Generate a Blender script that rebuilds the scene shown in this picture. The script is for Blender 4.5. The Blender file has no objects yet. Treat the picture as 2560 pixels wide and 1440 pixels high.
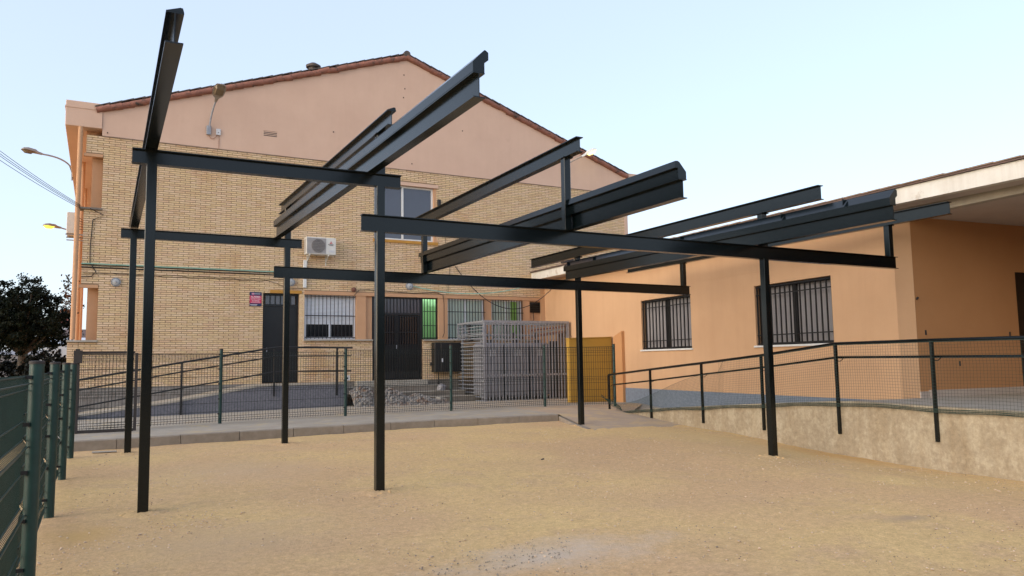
import bpy, bmesh, math, random
from mathutils import Vector, Matrix
R = math.radians
random.seed(7)
sc = bpy.context.scene
col = sc.collection

# ------------------------------------------------------------------ camera
cam_d = bpy.data.cameras.new('camera'); cam = bpy.data.objects.new('camera', cam_d); col.objects.link(cam)
YAW, PITCH, ROLL, F_PX = -26.4, 5.51, -0.849, 1906.5
yw, pi_, ro = R(YAW), R(PITCH), R(ROLL)
fw = Vector((-math.sin(yw)*math.cos(pi_), math.cos(yw)*math.cos(pi_), math.sin(pi_)))
rt0 = Vector((math.cos(yw), math.sin(yw), 0)); up0 = rt0.cross(fw)
rt = math.cos(ro)*rt0 + math.sin(ro)*up0; up = -math.sin(ro)*rt0 + math.cos(ro)*up0
M = Matrix.Identity(4)
for i in range(3):
    M[i][0] = rt[i]; M[i][1] = up[i]; M[i][2] = -fw[i]
M[0][3], M[1][3], M[2][3] = 0, 0, 1.6
cam.matrix_world = M
cam_d.sensor_width = 36; cam_d.lens = 36*F_PX/2560
cam_d.clip_start = 0.05; cam_d.clip_end = 2000
sc.camera = cam

# ------------------------------------------------------------------ sky, sun, exposure
SUN_EL, SUN_AZ = 18.0, 258.0        # azimuth clockwise from +Y: low, behind the camera to its left
w = bpy.data.worlds.new('World'); sc.world = w; w.use_nodes = True
nt = w.node_tree; nt.nodes.clear()
sky = nt.nodes.new('ShaderNodeTexSky'); sky.sky_type = 'NISHITA'; sky.sun_disc = False
sky.sun_elevation = R(SUN_EL); sky.sun_rotation = R(SUN_AZ)
sky.air_density = 1.0; sky.dust_density = 1.7; sky.ozone_density = 1.0; sky.altitude = 0
bg = nt.nodes.new('ShaderNodeBackground'); bg.inputs[1].default_value = 0.15
wo = nt.nodes.new('ShaderNodeOutputWorld')
mxs = nt.nodes.new('ShaderNodeMix'); mxs.data_type = 'RGBA'; mxs.inputs['Factor'].default_value = 0.72      # thin even veil over the dusk sky
mxs.inputs['B'].default_value = (1.40, 1.57, 1.94, 1); nt.links.new(sky.outputs[0], mxs.inputs['A'])
nt.links.new(mxs.outputs['Result'], bg.inputs[0]); nt.links.new(bg.outputs[0], wo.inputs[0])
sl = bpy.data.lights.new('sun', 'SUN'); sun = bpy.data.objects.new('sun', sl); col.objects.link(sun)
sl.energy = 0.5; sl.angle = R(50); sl.color = (1.0, 0.93, 0.85)
az = R(SUN_AZ); el = R(SUN_EL)
sd = Vector((math.sin(az)*math.cos(el), math.cos(az)*math.cos(el), math.sin(el)))
sun.rotation_euler = sd.to_track_quat('Z', 'Y').to_euler()
sc.view_settings.view_transform = 'Standard'; sc.view_settings.look = 'None'
sc.view_settings.gamma = 1; sc.view_settings.use_curve_mapping = False
sc.view_settings.exposure = 1.78

# ------------------------------------------------------------------ materials
def mat(name, c1, c2=None, scale=4.0, rough=0.8, bump=0.0, bscale=60.0, metal=0.0, spec=0.5, spots=None, coord='Object', detail=6, streak=0.0):
    m = bpy.data.materials.new(name); m.use_nodes = True
    n = m.node_tree.nodes; l = m.node_tree.links; b = n['Principled BSDF']
    b.inputs['Roughness'].default_value = rough; b.inputs['Metallic'].default_value = metal
    b.inputs['Specular IOR Level'].default_value = spec
    tc = n.new('ShaderNodeTexCoord'); src = tc.outputs['Object']
    if coord == 'World':
        ge = n.new('ShaderNodeNewGeometry'); src = ge.outputs['Position']
    if c2 is None: c2 = tuple(c*0.85 for c in c1)
    no = n.new('ShaderNodeTexNoise'); no.inputs['Scale'].default_value = scale; no.inputs['Detail'].default_value = detail
    no.inputs['Roughness'].default_value = 0.62
    l.new(src, no.inputs['Vector'])
    cr = n.new('ShaderNodeValToRGB'); cr.color_ramp.elements[0].position = 0.33; cr.color_ramp.elements[1].position = 0.68
    cr.color_ramp.elements[0].color = (*c1, 1); cr.color_ramp.elements[1].color = (*c2, 1)
    l.new(no.outputs['Fac'], cr.inputs['Fac']); out = cr.outputs['Color']
    if spots:
        sc_, th, colr = spots
        n2 = n.new('ShaderNodeTexNoise'); n2.inputs['Scale'].default_value = sc_; n2.inputs['Detail'].default_value = 8
        n2.inputs['Roughness'].default_value = 0.7
        l.new(src, n2.inputs['Vector'])
        r2 = n.new('ShaderNodeValToRGB'); r2.color_ramp.elements[0].position = th; r2.color_ramp.elements[1].position = min(th+0.12, 1)
        l.new(n2.outputs['Fac'], r2.inputs['Fac'])
        mx = n.new('ShaderNodeMix'); mx.data_type = 'RGBA'
        l.new(r2.outputs['Color'], mx.inputs['Factor']); l.new(out, mx.inputs['A']); mx.inputs['B'].default_value = (*colr, 1)
        out = mx.outputs['Result']
    if streak:
        mpk = n.new('ShaderNodeMapping'); mpk.inputs['Scale'].default_value = (2.2, 2.2, 0.16); l.new(src, mpk.inputs['Vector'])
        nk = n.new('ShaderNodeTexNoise'); nk.inputs['Scale'].default_value = 2.0; nk.inputs['Detail'].default_value = 7; nk.inputs['Roughness'].default_value = 0.7; l.new(mpk.outputs[0], nk.inputs['Vector'])
        rk = n.new('ShaderNodeValToRGB'); rk.color_ramp.elements[0].position = 0.45; rk.color_ramp.elements[1].position = 0.75
        rk.color_ramp.elements[0].color = (1, 1, 1, 1); rk.color_ramp.elements[1].color = (1-streak, 1-streak*1.15, 1-streak*1.3, 1); l.new(nk.outputs['Fac'], rk.inputs['Fac'])
        mk = n.new('ShaderNodeMix'); mk.data_type = 'RGBA'; mk.blend_type = 'MULTIPLY'; mk.inputs['Factor'].default_value = 1
        l.new(out, mk.inputs['A']); l.new(rk.outputs['Color'], mk.inputs['B']); out = mk.outputs['Result']
    l.new(out, b.inputs['Base Color'])
    if bump:
        n3 = n.new('ShaderNodeTexNoise'); n3.inputs['Scale'].default_value = bscale; n3.inputs['Detail'].default_value = 8
        l.new(src, n3.inputs['Vector'])
        bp = n.new('ShaderNodeBump'); bp.inputs['Strength'].default_value = bump; bp.inputs['Distance'].default_value = 0.02
        l.new(n3.outputs['Fac'], bp.inputs['Height']); l.new(bp.outputs['Normal'], b.inputs['Normal'])
    m['out'] = 1
    return m

MT = {}
MT['green_steel'] = mat('green_steel', (0.0010, 0.0034, 0.0040), (0.0020, 0.0050, 0.0056), 9, 0.20, 0.02, 25, spec=0.42, spots=(45, 0.70, (0.03, 0.04, 0.04)))
MT['black_iron'] = mat('black_iron', (0.0035, 0.004, 0.005), (0.008, 0.008, 0.009), 8, 0.5, 0.05, 40)
MT['door_paint'] = mat('door_paint', (0.0035, 0.004, 0.005), (0.007, 0.0075, 0.009), 5, 0.42, 0.05, 30)
MT['fence_green'] = mat('fence_green', (0.006, 0.034, 0.030), (0.010, 0.046, 0.040), 12, 0.42, 0.05, 40, spots=(14, 0.70, (0.02, 0.042, 0.038)))
MT['fence_wire'] = mat('fence_wire', (0.003, 0.009, 0.008), (0.006, 0.014, 0.012), 12, 0.4)
MT['left_wire'] = mat('left_wire', (0.006, 0.024, 0.020), (0.010, 0.036, 0.030), 12, 0.4)
MT['plaster'] = mat('plaster', (0.66, 0.455, 0.34), (0.61, 0.41, 0.305), 0.9, 0.9, 0.12, 30, spots=(1.6, 0.62, (0.58, 0.39, 0.285)), streak=0.03)
MT['peach'] = mat('peach', (0.56, 0.32, 0.18), (0.51, 0.285, 0.155), 1.5, 0.88, 0.1, 35)
MT['orange_wall'] = mat('orange_wall', (0.58, 0.36, 0.205), (0.54, 0.33, 0.185), 0.8, 0.88, 0.12, 30, spots=(1.3, 0.62, (0.53, 0.33, 0.185)), streak=0.05)
MT['orange_shaded'] = mat('orange_shaded', (0.50, 0.255, 0.11), (0.46, 0.23, 0.095), 0.8, 0.88, 0.12, 30)  # same orange paint as the wall, porch shade put into the colour
MT['yellow_wall'] = mat('yellow_wall', (0.42, 0.245, 0.04), (0.38, 0.22, 0.035), 1.2, 0.85, 0.08, 40)
MT['blue_grey'] = mat('blue_grey', (0.20, 0.235, 0.29), (0.15, 0.18, 0.225), 14, 0.9, 0.8, 45)
MT['stucco_grey'] = mat('stucco_grey', (0.19, 0.19, 0.215), (0.12, 0.12, 0.14), 22, 0.92, 0.9, 60)
MT['plinth'] = mat('plinth', (0.27, 0.25, 0.23), (0.18, 0.155, 0.135), 7, 0.92, 0.6, 50)
MT['concrete'] = mat('concrete', (0.42, 0.38, 0.32), (0.32, 0.285, 0.235), 3, 0.9, 0.4, 40, spots=(6, 0.6, (0.27, 0.24, 0.19)))
MT['kerb'] = mat('kerb', (0.34, 0.285, 0.225), (0.25, 0.205, 0.155), 5, 0.92, 0.4, 60, spots=(9, 0.62, (0.40, 0.30, 0.17)), coord='World')
MT['pavement'] = mat('pavement', (0.40, 0.345, 0.275), (0.32, 0.27, 0.21), 1.6, 0.92, 0.35, 90, spots=(2.2, 0.52, (0.46, 0.355, 0.22)), coord='World')
MT['dusty_path'] = mat('dusty_path', (0.46, 0.345, 0.245), (0.41, 0.30, 0.205), 1.2, 0.95, 0.3, 90, spots=(1.7, 0.48, (0.54, 0.385, 0.215)), coord='World')
MT['brown_step'] = mat('brown_step', (0.24, 0.205, 0.17), (0.16, 0.135, 0.11), 5, 0.92, 0.4, 50)
MT['white_paint'] = mat('white_paint', (0.72, 0.72, 0.70), (0.62, 0.62, 0.60), 6, 0.5)
MT['shutter_white'] = mat('shutter_white', (0.80, 0.82, 0.86), (0.76, 0.78, 0.82), 3, 0.45)
MT['fascia'] = mat('fascia', (0.70, 0.68, 0.63), (0.62, 0.59, 0.53), 2.2, 0.85, 0.2, 30, spots=(2.6, 0.58, (0.42, 0.35, 0.27)), streak=0.15)
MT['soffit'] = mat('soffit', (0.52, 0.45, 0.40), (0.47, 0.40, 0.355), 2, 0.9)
MT['galvanised'] = mat('galvanised', (0.34, 0.35, 0.38), (0.24, 0.25, 0.28), 12, 0.5, metal=0.3)
MT['tank_grey'] = mat('tank_grey', (0.27, 0.27, 0.30), (0.19, 0.19, 0.215), 5, 0.75, 0.15, 18, spots=(7, 0.64, (0.25, 0.25, 0.26)))
MT['tank_dark'] = mat('tank_dark', (0.03, 0.028, 0.028), (0.045, 0.04, 0.04), 5, 0.7)
MT['label_grey'] = mat('label_grey', (0.6, 0.6, 0.62), None, 9, 0.6)
MT['cab_black'] = mat('cab_black', (0.005, 0.0045, 0.005), (0.009, 0.008, 0.008), 4, 0.5)
MT['cable_black'] = mat('cable_black', (0.012, 0.012, 0.012), None, 9, 0.6)
MT['cable_green'] = mat('cable_green', (0.22, 0.42, 0.33), (0.30, 0.5, 0.40), 9, 0.6)
MT['ac_body'] = mat('ac_body', (0.66, 0.65, 0.60), (0.58, 0.56, 0.52), 5, 0.5, spots=(9, 0.62, (0.45, 0.4, 0.34)))
MT['ac_grille'] = mat('ac_grille', (0.34, 0.32, 0.31), (0.27, 0.25, 0.24), 5, 0.6)
MT['ac_fan'] = mat('ac_fan', (0.10, 0.095, 0.10), (0.14, 0.13, 0.13), 8, 0.6)
MT['logo_red'] = mat('logo_red', (0.55, 0.02, 0.03), None, 5, 0.5)
MT['ink'] = mat('ink', (0.03, 0.03, 0.035), None, 5, 0.5)
MT['sign_red'] = mat('sign_red', (0.55, 0.035, 0.10), (0.5, 0.03, 0.09), 5, 0.45)
MT['sign_navy'] = mat('sign_navy', (0.02, 0.025, 0.09), None, 5, 0.45)
MT['sign_white'] = mat('sign_white', (0.75, 0.72, 0.75), None, 5, 0.45)
MT['sign_pink'] = mat('sign_pink', (0.6, 0.25, 0.35), None, 5, 0.45)
MT['mustard'] = mat('mustard', (0.50, 0.25, 0.04), (0.42, 0.20, 0.035), 5, 0.8)
MT['rust'] = mat('rust', (0.12, 0.05, 0.035), (0.2, 0.08, 0.05), 15, 0.8)
MT['brown_bar'] = mat('brown_bar', (0.04, 0.032, 0.03), (0.025, 0.02, 0.018), 12, 0.7)
MT['bark'] = mat('bark', (0.10, 0.08, 0.065), (0.06, 0.05, 0.04), 12, 0.9, 0.5, 30)
MT['net_green'] = mat('net_green', (0.014, 0.035, 0.028), (0.02, 0.045, 0.036), 12, 0.6)
MT['house_white'] = mat('house_white', (0.66, 0.68, 0.72), (0.6, 0.62, 0.66), 2, 0.85)
MT['house_grey'] = mat('house_grey', (0.30, 0.29, 0.30), (0.24, 0.23, 0.24), 2, 0.85)
MT['brown_roof'] = mat('brown_roof', (0.16, 0.10, 0.085), (0.11, 0.075, 0.065), 3, 0.85, 0.4, 8)
MT['red_roof'] = mat('red_roof', (0.42, 0.13, 0.09), (0.34, 0.10, 0.07), 3, 0.85)
MT['light_panel'] = mat('light_panel', (0.55, 0.56, 0.58), (0.42, 0.42, 0.44), 12, 0.5)
MT['lamp_body'] = mat('lamp_body', (0.36, 0.31, 0.27), (0.26, 0.22, 0.19), 9, 0.5)
MT['lamp_glass'] = mat('lamp_glass', (0.20, 0.145, 0.09), (0.13, 0.095, 0.06), 5, 0.18)
MT['bulkhead_glass'] = mat('bulkhead_glass', (0.42, 0.43, 0.43), (0.34, 0.34, 0.34), 12, 0.25)
MT['rubble_grey'] = mat('rubble_grey', (0.32, 0.295, 0.265), (0.17, 0.155, 0.145), 5, 0.95, 0.5, 60, spots=(3.2, 0.52, (0.24, 0.15, 0.10)), coord='World')
MT['pebble'] = mat('pebble', (0.66, 0.50, 0.35), (0.46, 0.32, 0.21), 1.4, 0.95, 0.3, 60, coord='World')
MT['bag'] = mat('bag', (0.30, 0.29, 0.30), (0.18, 0.17, 0.18), 9, 0.5)
MT['dark_grit'] = mat('dark_grit', (0.30, 0.20, 0.13), (0.20, 0.14, 0.10), 1.4, 0.95, coord='World')
MT['terracotta'] = mat('terracotta', (0.33, 0.135, 0.09), (0.20, 0.085, 0.06), 4.5, 0.85, 0.25, 40, spots=(5.0, 0.53, (0.045, 0.035, 0.03)), coord='World')
MT['dark_tile'] = mat('dark_tile', (0.075, 0.065, 0.06), (0.13, 0.10, 0.085), 5, 0.9, 0.3, 40, spots=(7, 0.62, (0.20, 0.16, 0.12)), coord='World')
MT['mortar_edge'] = mat('mortar_edge', (0.30, 0.22, 0.17), (0.22, 0.15, 0.11), 5, 0.9, 0.3, 30)
MT['far_ground'] = mat('far_ground', (0.12, 0.115, 0.11), (0.08, 0.08, 0.075), 0.5, 0.95)

# foliage
def leaf_mat(name, c1, c2):
    m = mat(name, c1, c2, 1.3, 0.6, coord='World')
    b = m.node_tree.nodes['Principled BSDF']
    b.inputs['Specular IOR Level'].default_value = 0.12
    return m
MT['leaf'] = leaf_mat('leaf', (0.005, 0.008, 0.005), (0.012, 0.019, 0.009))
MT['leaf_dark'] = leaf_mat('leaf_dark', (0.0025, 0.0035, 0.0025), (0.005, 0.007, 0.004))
MT['vine'] = leaf_mat('vine', (0.02, 0.035, 0.018), (0.12, 0.045, 0.03))

# glass panes
def glass(name, c, rough=0.08, spec=0.8):
    m = mat(name, c, tuple(x*0.85 for x in c), 1.2, rough, spec=spec); return m
MT['dark_glass'] = glass('dark_glass', (0.012, 0.013, 0.017), 0.12)
MT['smoke_glass'] = glass('smoke_glass', (0.05, 0.052, 0.075), 0.1, 1.0)
MT['pale_glass'] = glass('pale_glass', (0.50, 0.62, 0.54), 0.3)
MT['lime_glass'] = glass('lime_glass', (0.22, 0.50, 0.10), 0.3)
MT['blind'] = glass('blind', (0.30, 0.285, 0.29), 0.5, 0.4)
MT['transom_glass'] = glass('transom_glass', (0.09, 0.09, 0.11), 0.15)
def emis(name, colr, st, base=(0.2, 0.3, 0.15)):
    m = bpy.data.materials.new(name); m.use_nodes = True; b = m.node_tree.nodes['Principled BSDF']
    b.inputs['Base Color'].default_value = (*base, 1); b.inputs['Emission Color'].default_value = (*colr, 1)
    b.inputs['Emission Strength'].default_value = st; b.inputs['Roughness'].default_value = 0.3
    return m
MT['lit_lamp'] = emis('lit_lamp', (1.0, 0.98, 0.30), 0.9, (0.5, 0.5, 0.2))
MT['lit_yellow'] = emis('lit_yellow', (1.0, 0.80, 0.08), 0.5, (0.5, 0.4, 0.1))
# window lit from inside: brighter at its head, where the tube hangs
m = emis('lit_green', (0.25, 0.7, 0.25), 0.25, (0.12, 0.24, 0.11)); MT['lit_green'] = m
n = m.node_tree.nodes; l = m.node_tree.links; b = n['Principled BSDF']
tc = n.new('ShaderNodeTexCoord'); sx = n.new('ShaderNodeSeparateXYZ'); l.new(tc.outputs['Object'], sx.inputs[0])
mr = n.new('ShaderNodeMapRange'); mr.inputs['From Min'].default_value = 2.6; mr.inputs['From Max'].default_value = 3.76
mr.inputs['To Min'].default_value = 0.0; mr.inputs['To Max'].default_value = 1.0; l.new(sx.outputs['Z'], mr.inputs['Value'])
cr = n.new('ShaderNodeValToRGB'); cr.color_ramp.elements[0].color = (0.03, 0.08, 0.022, 1); cr.color_ramp.elements[1].color = (0.5, 1.0, 0.5, 1)
e2 = cr.color_ramp.elements.new(0.78); e2.color = (0.10, 0.25, 0.085, 1)
no = n.new('ShaderNodeTexNoise'); no.inputs['Scale'].default_value = 5; l.new(tc.outputs['Object'], no.inputs['Vector'])
ml = n.new('ShaderNodeMath'); ml.operation = 'MULTIPLY_ADD'; l.new(no.outputs['Fac'], ml.inputs[0]); ml.inputs[1].default_value = 0.25
l.new(mr.outputs[0], ml.inputs[2]); sb = n.new('ShaderNodeMath'); sb.operation = 'SUBTRACT'; l.new(ml.outputs[0], sb.inputs[0]); sb.inputs[1].default_value = 0.125
l.new(sb.outputs[0], cr.inputs['Fac']); l.new(cr.outputs['Color'], b.inputs['Emission Color']); b.inputs['Emission Strength'].default_value = 0.33

# brick: each brick its own tone (object random for single bricks, stored value for the rest)
def brick_mat():
    m = bpy.data.materials.new('brick'); m.use_nodes = True
    n = m.node_tree.nodes; l = m.node_tree.links; b = n['Principled BSDF']; b.inputs['Roughness'].default_value = 0.85
    oi = n.new('ShaderNodeObjectInfo'); at = n.new('ShaderNodeAttribute'); at.attribute_name = 'tone'
    ad = n.new('ShaderNodeMath'); ad.operation = 'ADD'; l.new(oi.outputs['Random'], ad.inputs[0]); l.new(at.outputs['Fac'], ad.inputs[1])
    fr = n.new('ShaderNodeMath'); fr.operation = 'FRACT'; l.new(ad.outputs[0], fr.inputs[0])
    cr = n.new('ShaderNodeValToRGB'); e = cr.color_ramp.elements
    e[0].color = (0.66, 0.46, 0.26, 1); e[1].color = (0.76, 0.58, 0.37, 1)
    for p, c in ((0.12, (0.70, 0.49, 0.32)), (0.35, (0.72, 0.53, 0.30)), (0.6, (0.75, 0.56, 0.33)), (0.8, (0.76, 0.56, 0.38))):
        k = e.new(p); k.color = (*c, 1)
    l.new(fr.outputs[0], cr.inputs['Fac'])
    ge = n.new('ShaderNodeNewGeometry')
    # weathering blotches and run-off streaks, in metres over the whole facade
    mp = n.new('ShaderNodeMapping'); mp.inputs['Scale'].default_value = (1.0, 1.0, 0.45); l.new(ge.outputs['Position'], mp.inputs['Vector'])
    n1 = n.new('ShaderNodeTexNoise'); n1.inputs['Scale'].default_value = 0.9; n1.inputs['Detail'].default_value = 9; n1.inputs['Roughness'].default_value = 0.65
    l.new(mp.outputs[0], n1.inputs['Vector'])
    r1 = n.new('ShaderNodeValToRGB'); r1.color_ramp.elements[0].position = 0.56; r1.color_ramp.elements[1].position = 0.78
    l.new(n1.outputs['Fac'], r1.inputs['Fac'])
    mx = n.new('ShaderNodeMix'); mx.data_type = 'RGBA'; mx.blend_type = 'MULTIPLY'
    l.new(r1.outputs['Color'], mx.inputs['Factor']); l.new(cr.outputs['Color'], mx.inputs['A']); mx.inputs['B'].default_value = (0.80, 0.62, 0.48, 1)
    n2 = n.new('ShaderNodeTexNoise'); n2.inputs['Scale'].default_value = 24; n2.inputs['Detail'].default_value = 6; l.new(ge.outputs['Position'], n2.inputs['Vector'])
    r2 = n.new('ShaderNodeValToRGB'); r2.color_ramp.elements[0].position = 0.35; r2.color_ramp.elements[0].color = (0.86, 0.83, 0.80, 1); r2.color_ramp.elements[1].position = 0.6
    l.new(n2.outputs['Fac'], r2.inputs['Fac'])
    m2 = n.new('ShaderNodeMix'); m2.data_type = 'RGBA'; m2.blend_type = 'MULTIPLY'; m2.inputs['Factor'].default_value = 1
    l.new(mx.outputs['Result'], m2.inputs['A']); l.new(r2.outputs['Color'], m2.inputs['B'])
    l.new(m2.outputs['Result'], b.inputs['Base Color'])
    bp = n.new('ShaderNodeBump'); bp.inputs['Strength'].default_value = 0.25; bp.inputs['Distance'].default_value = 0.01
    l.new(n2.outputs['Fac'], bp.inputs['Height']); l.new(bp.outputs['Normal'], b.inputs['Normal'])
    return m
MT['brick'] = brick_mat()
MT['mortar'] = mat('mortar', (0.31, 0.215, 0.135), (0.24, 0.165, 0.10), 2, 0.95)

# sandy yard
def sand_mat():
    m = bpy.data.materials.new('sand'); m.use_nodes = True
    n = m.node_tree.nodes; l = m.node_tree.links; b = n['Principled BSDF']; b.inputs['Roughness'].default_value = 0.97
    b.inputs['Specular IOR Level'].default_value = 0.15
    ge = n.new('ShaderNodeNewGeometry'); P = ge.outputs['Position']
    def noise(s, d=8, r=0.6, sc3=None):
        q = n.new('ShaderNodeTexNoise'); q.inputs['Scale'].default_value = s; q.inputs['Detail'].default_value = d; q.inputs['Roughness'].default_value = r
        if sc3:
            mp = n.new('ShaderNodeMapping'); mp.inputs['Scale'].default_value = sc3; l.new(P, mp.inputs['Vector']); l.new(mp.outputs[0], q.inputs['Vector'])
        else: l.new(P, q.inputs['Vector'])
        return q.outputs['Fac']
    def ramp(f, p0, p1, c0=(0, 0, 0), c1=(1, 1, 1)):
        r = n.new('ShaderNodeValToRGB'); r.color_ramp.elements[0].position = p0; r.color_ramp.elements[1].position = p1
        r.color_ramp.elements[0].color = (*c0, 1); r.color_ramp.elements[1].color = (*c1, 1); l.new(f, r.inputs['Fac']); return r.outputs['Color']
    def mix(f, a, b_, bt='MIX'):
        x = n.new('ShaderNodeMix'); x.data_type = 'RGBA'; x.blend_type = bt
        if isinstance(f, float): x.inputs['Factor'].default_value = f
        else: l.new(f, x.inputs['Factor'])
        for k, v in (('A', a), ('B', b_)):
            if isinstance(v, tuple): x.inputs[k].default_value = (*v, 1)
            else: l.new(v, x.inputs[k])
        return x.outputs['Result']
    base = ramp(noise(0.32, 5, 0.55), 0.42, 0.58, (0.70, 0.47, 0.255), (0.75, 0.53, 0.255))
    base = mix(ramp(noise(1.3, 8, 0.7), 0.5, 0.75), base, (0.65, 0.435, 0.26))
    base = mix(ramp(noise(0.75, 6, 0.6, (1.2, 0.6, 1)), 0.60, 0.80), base, (0.82, 0.60, 0.28))
    base = mix(ramp(noise(11, 8, 0.8), 0.42, 0.72, (0.78, 0.76, 0.74), (1.08, 1.08, 1.08)), base, base) if False else base
    base = mix(1.0, base, ramp(noise(13, 9, 0.8), 0.36, 0.66, (0.79, 0.76, 0.73), (1.08, 1.08, 1.08)), 'MULTIPLY')
    base = mix(ramp(noise(70, 4, 0.7), 0.62, 0.70), base, (0.36, 0.25, 0.16))
    base = mix(1.0, base, ramp(noise(38, 6, 0.9), 0.40, 0.60, (0.84, 0.81, 0.78), (1.10, 1.10, 1.10)), 'MULTIPLY')
    # patches: grey gravel, a damp mark, darker orange soil by the left fence
    def patch(cx, cy, rx, ry, colr, st):
        nonlocal base
        sx = n.new('ShaderNodeMapping'); sx.inputs['Location'].default_value = (-cx/rx, -cy/ry, 0); sx.inputs['Scale'].default_value = (1/rx, 1/ry, 0)
        l.new(P, sx.inputs['Vector'])
        ln = n.new('ShaderNodeVectorMath'); ln.operation = 'LENGTH'; l.new(sx.outputs[0], ln.inputs[0])
        nz = noise(2.2, 8, 0.75)
        a = n.new('ShaderNodeMath'); a.operation = 'MULTIPLY_ADD'; l.new(nz, a.inputs[0]); a.inputs[1].default_value = 2.2; l.new(ln.outputs['Value'], a.inputs[2])
        s = n.new('ShaderNodeMath'); s.operation = 'SUBTRACT'; s.inputs[0].default_value = 2.1; l.new(a.outputs[0], s.inputs[1]); s.use_clamp = True
        k = n.new('ShaderNodeMath'); k.operation = 'MULTIPLY'; l.new(s.outputs[0], k.inputs[0]); k.inputs[1].default_value = st; k.use_clamp = True
        base = mix(k.outputs[0], base, colr)
    patch(3.45, 6.1, 1.3, 0.6, (0.62, 0.50, 0.39), 0.8)
    patch(3.1, 4.6, 1.6, 0.5, (0.64, 0.48, 0.34), 0.5)
    patch(7.35, 5.55, 0.45, 0.16, (0.46, 0.32, 0.20), 0.9)
    patch(-0.45, 8.9, 0.5, 0.7, (0.60, 0.38, 0.15), 0.8)
    patch(0.9, 8.0, 1.3, 1.2, (0.56, 0.385, 0.235), 0.6)
    patch(10.2, 12.2, 1.0, 4.5, (0.62, 0.43, 0.21), 0.7)
    patch(11.0, 9.6, 0.5, 2.5, (0.60, 0.36, 0.14), 0.9)
    patch(1.5, 12.5, 1.6, 1.6, (0.60, 0.42, 0.255), 0.6)
    l.new(base, b.inputs['Base Color'])
    h = n.new('ShaderNodeMath'); h.operation = 'MULTIPLY_ADD'; l.new(noise(9, 12, 0.72), h.inputs[0]); h.inputs[1].default_value = 1.0
    l.new(noise(34, 10, 0.8), h.inputs[2])
    bp = n.new('ShaderNodeBump'); bp.inputs['Strength'].default_value = 0.8; bp.inputs['Distance'].default_value = 0.02
    l.new(h.outputs[0], bp.inputs['Height']); l.new(bp.outputs['Normal'], b.inputs['Normal'])
    return m
MT['sand'] = sand_mat()

# ramp wall concrete with run-off streaks and patches
def retaining_mat():
    m = bpy.data.materials.new('retaining'); m.use_nodes = True
    n = m.node_tree.nodes; l = m.node_tree.links; b = n['Principled BSDF']; b.inputs['Roughness'].default_value = 0.93
    ge = n.new('ShaderNodeNewGeometry'); P = ge.outputs['Position']
    def noise(s, d, r, sc3):
        q = n.new('ShaderNodeTexNoise'); q.inputs['Scale'].default_value = s; q.inputs['Detail'].default_value = d; q.inputs['Roughness'].default_value = r
        mp = n.new('ShaderNodeMapping'); mp.inputs['Scale'].default_value = sc3; l.new(P, mp.inputs['Vector']); l.new(mp.outputs[0], q.inputs['Vector'])
        return q.outputs['Fac']
    def ramp(f, p0, p1, c0, c1):
        r = n.new('ShaderNodeValToRGB'); r.color_ramp.elements[0].position = p0; r.color_ramp.elements[1].position = p1
        r.color_ramp.elements[0].color = (*c0, 1); r.color_ramp.elements[1].color = (*c1, 1); l.new(f, r.inputs['Fac']); return r.outputs['Color']
    c = ramp(noise(1.1, 6, 0.6, (1, 1, 1)), 0.35, 0.68, (0.50, 0.425, 0.305), (0.45, 0.375, 0.265))
    def mul(a, b_, f=1.0):
        x = n.new('ShaderNodeMix'); x.data_type = 'RGBA'; x.blend_type = 'MULTIPLY'; x.inputs['Factor'].default_value = f
        l.new(a, x.inputs['A']); l.new(b_, x.inputs['B']); return x.outputs['Result']
    c = mul(c, ramp(noise(2.6, 8, 0.7, (1, 1, 0.18)), 0.42, 0.7, (1, 1, 1), (0.78, 0.72, 0.64)))
    c = mul(c, ramp(noise(14, 8, 0.75, (1, 1, 1)), 0.35, 0.62, (0.74, 0.73, 0.72), (1.05, 1.05, 1.05)))
    c = mul(c, ramp(noise(2.0, 10, 0.8, (1, 1, 1)), 0.47, 0.52, (1, 1, 1), (0.86, 0.84, 0.82)))
    l.new(c, b.inputs['Base Color'])
    bp = n.new('ShaderNodeBump'); bp.inputs['Strength'].default_value = 0.5; bp.inputs['Distance'].default_value = 0.02
    l.new(noise(30, 8, 0.7, (1, 1, 1)), bp.inputs['Height']); l.new(bp.outputs['Normal'], b.inputs['Normal'])
    return m
MT['retaining'] = retaining_mat()

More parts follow.
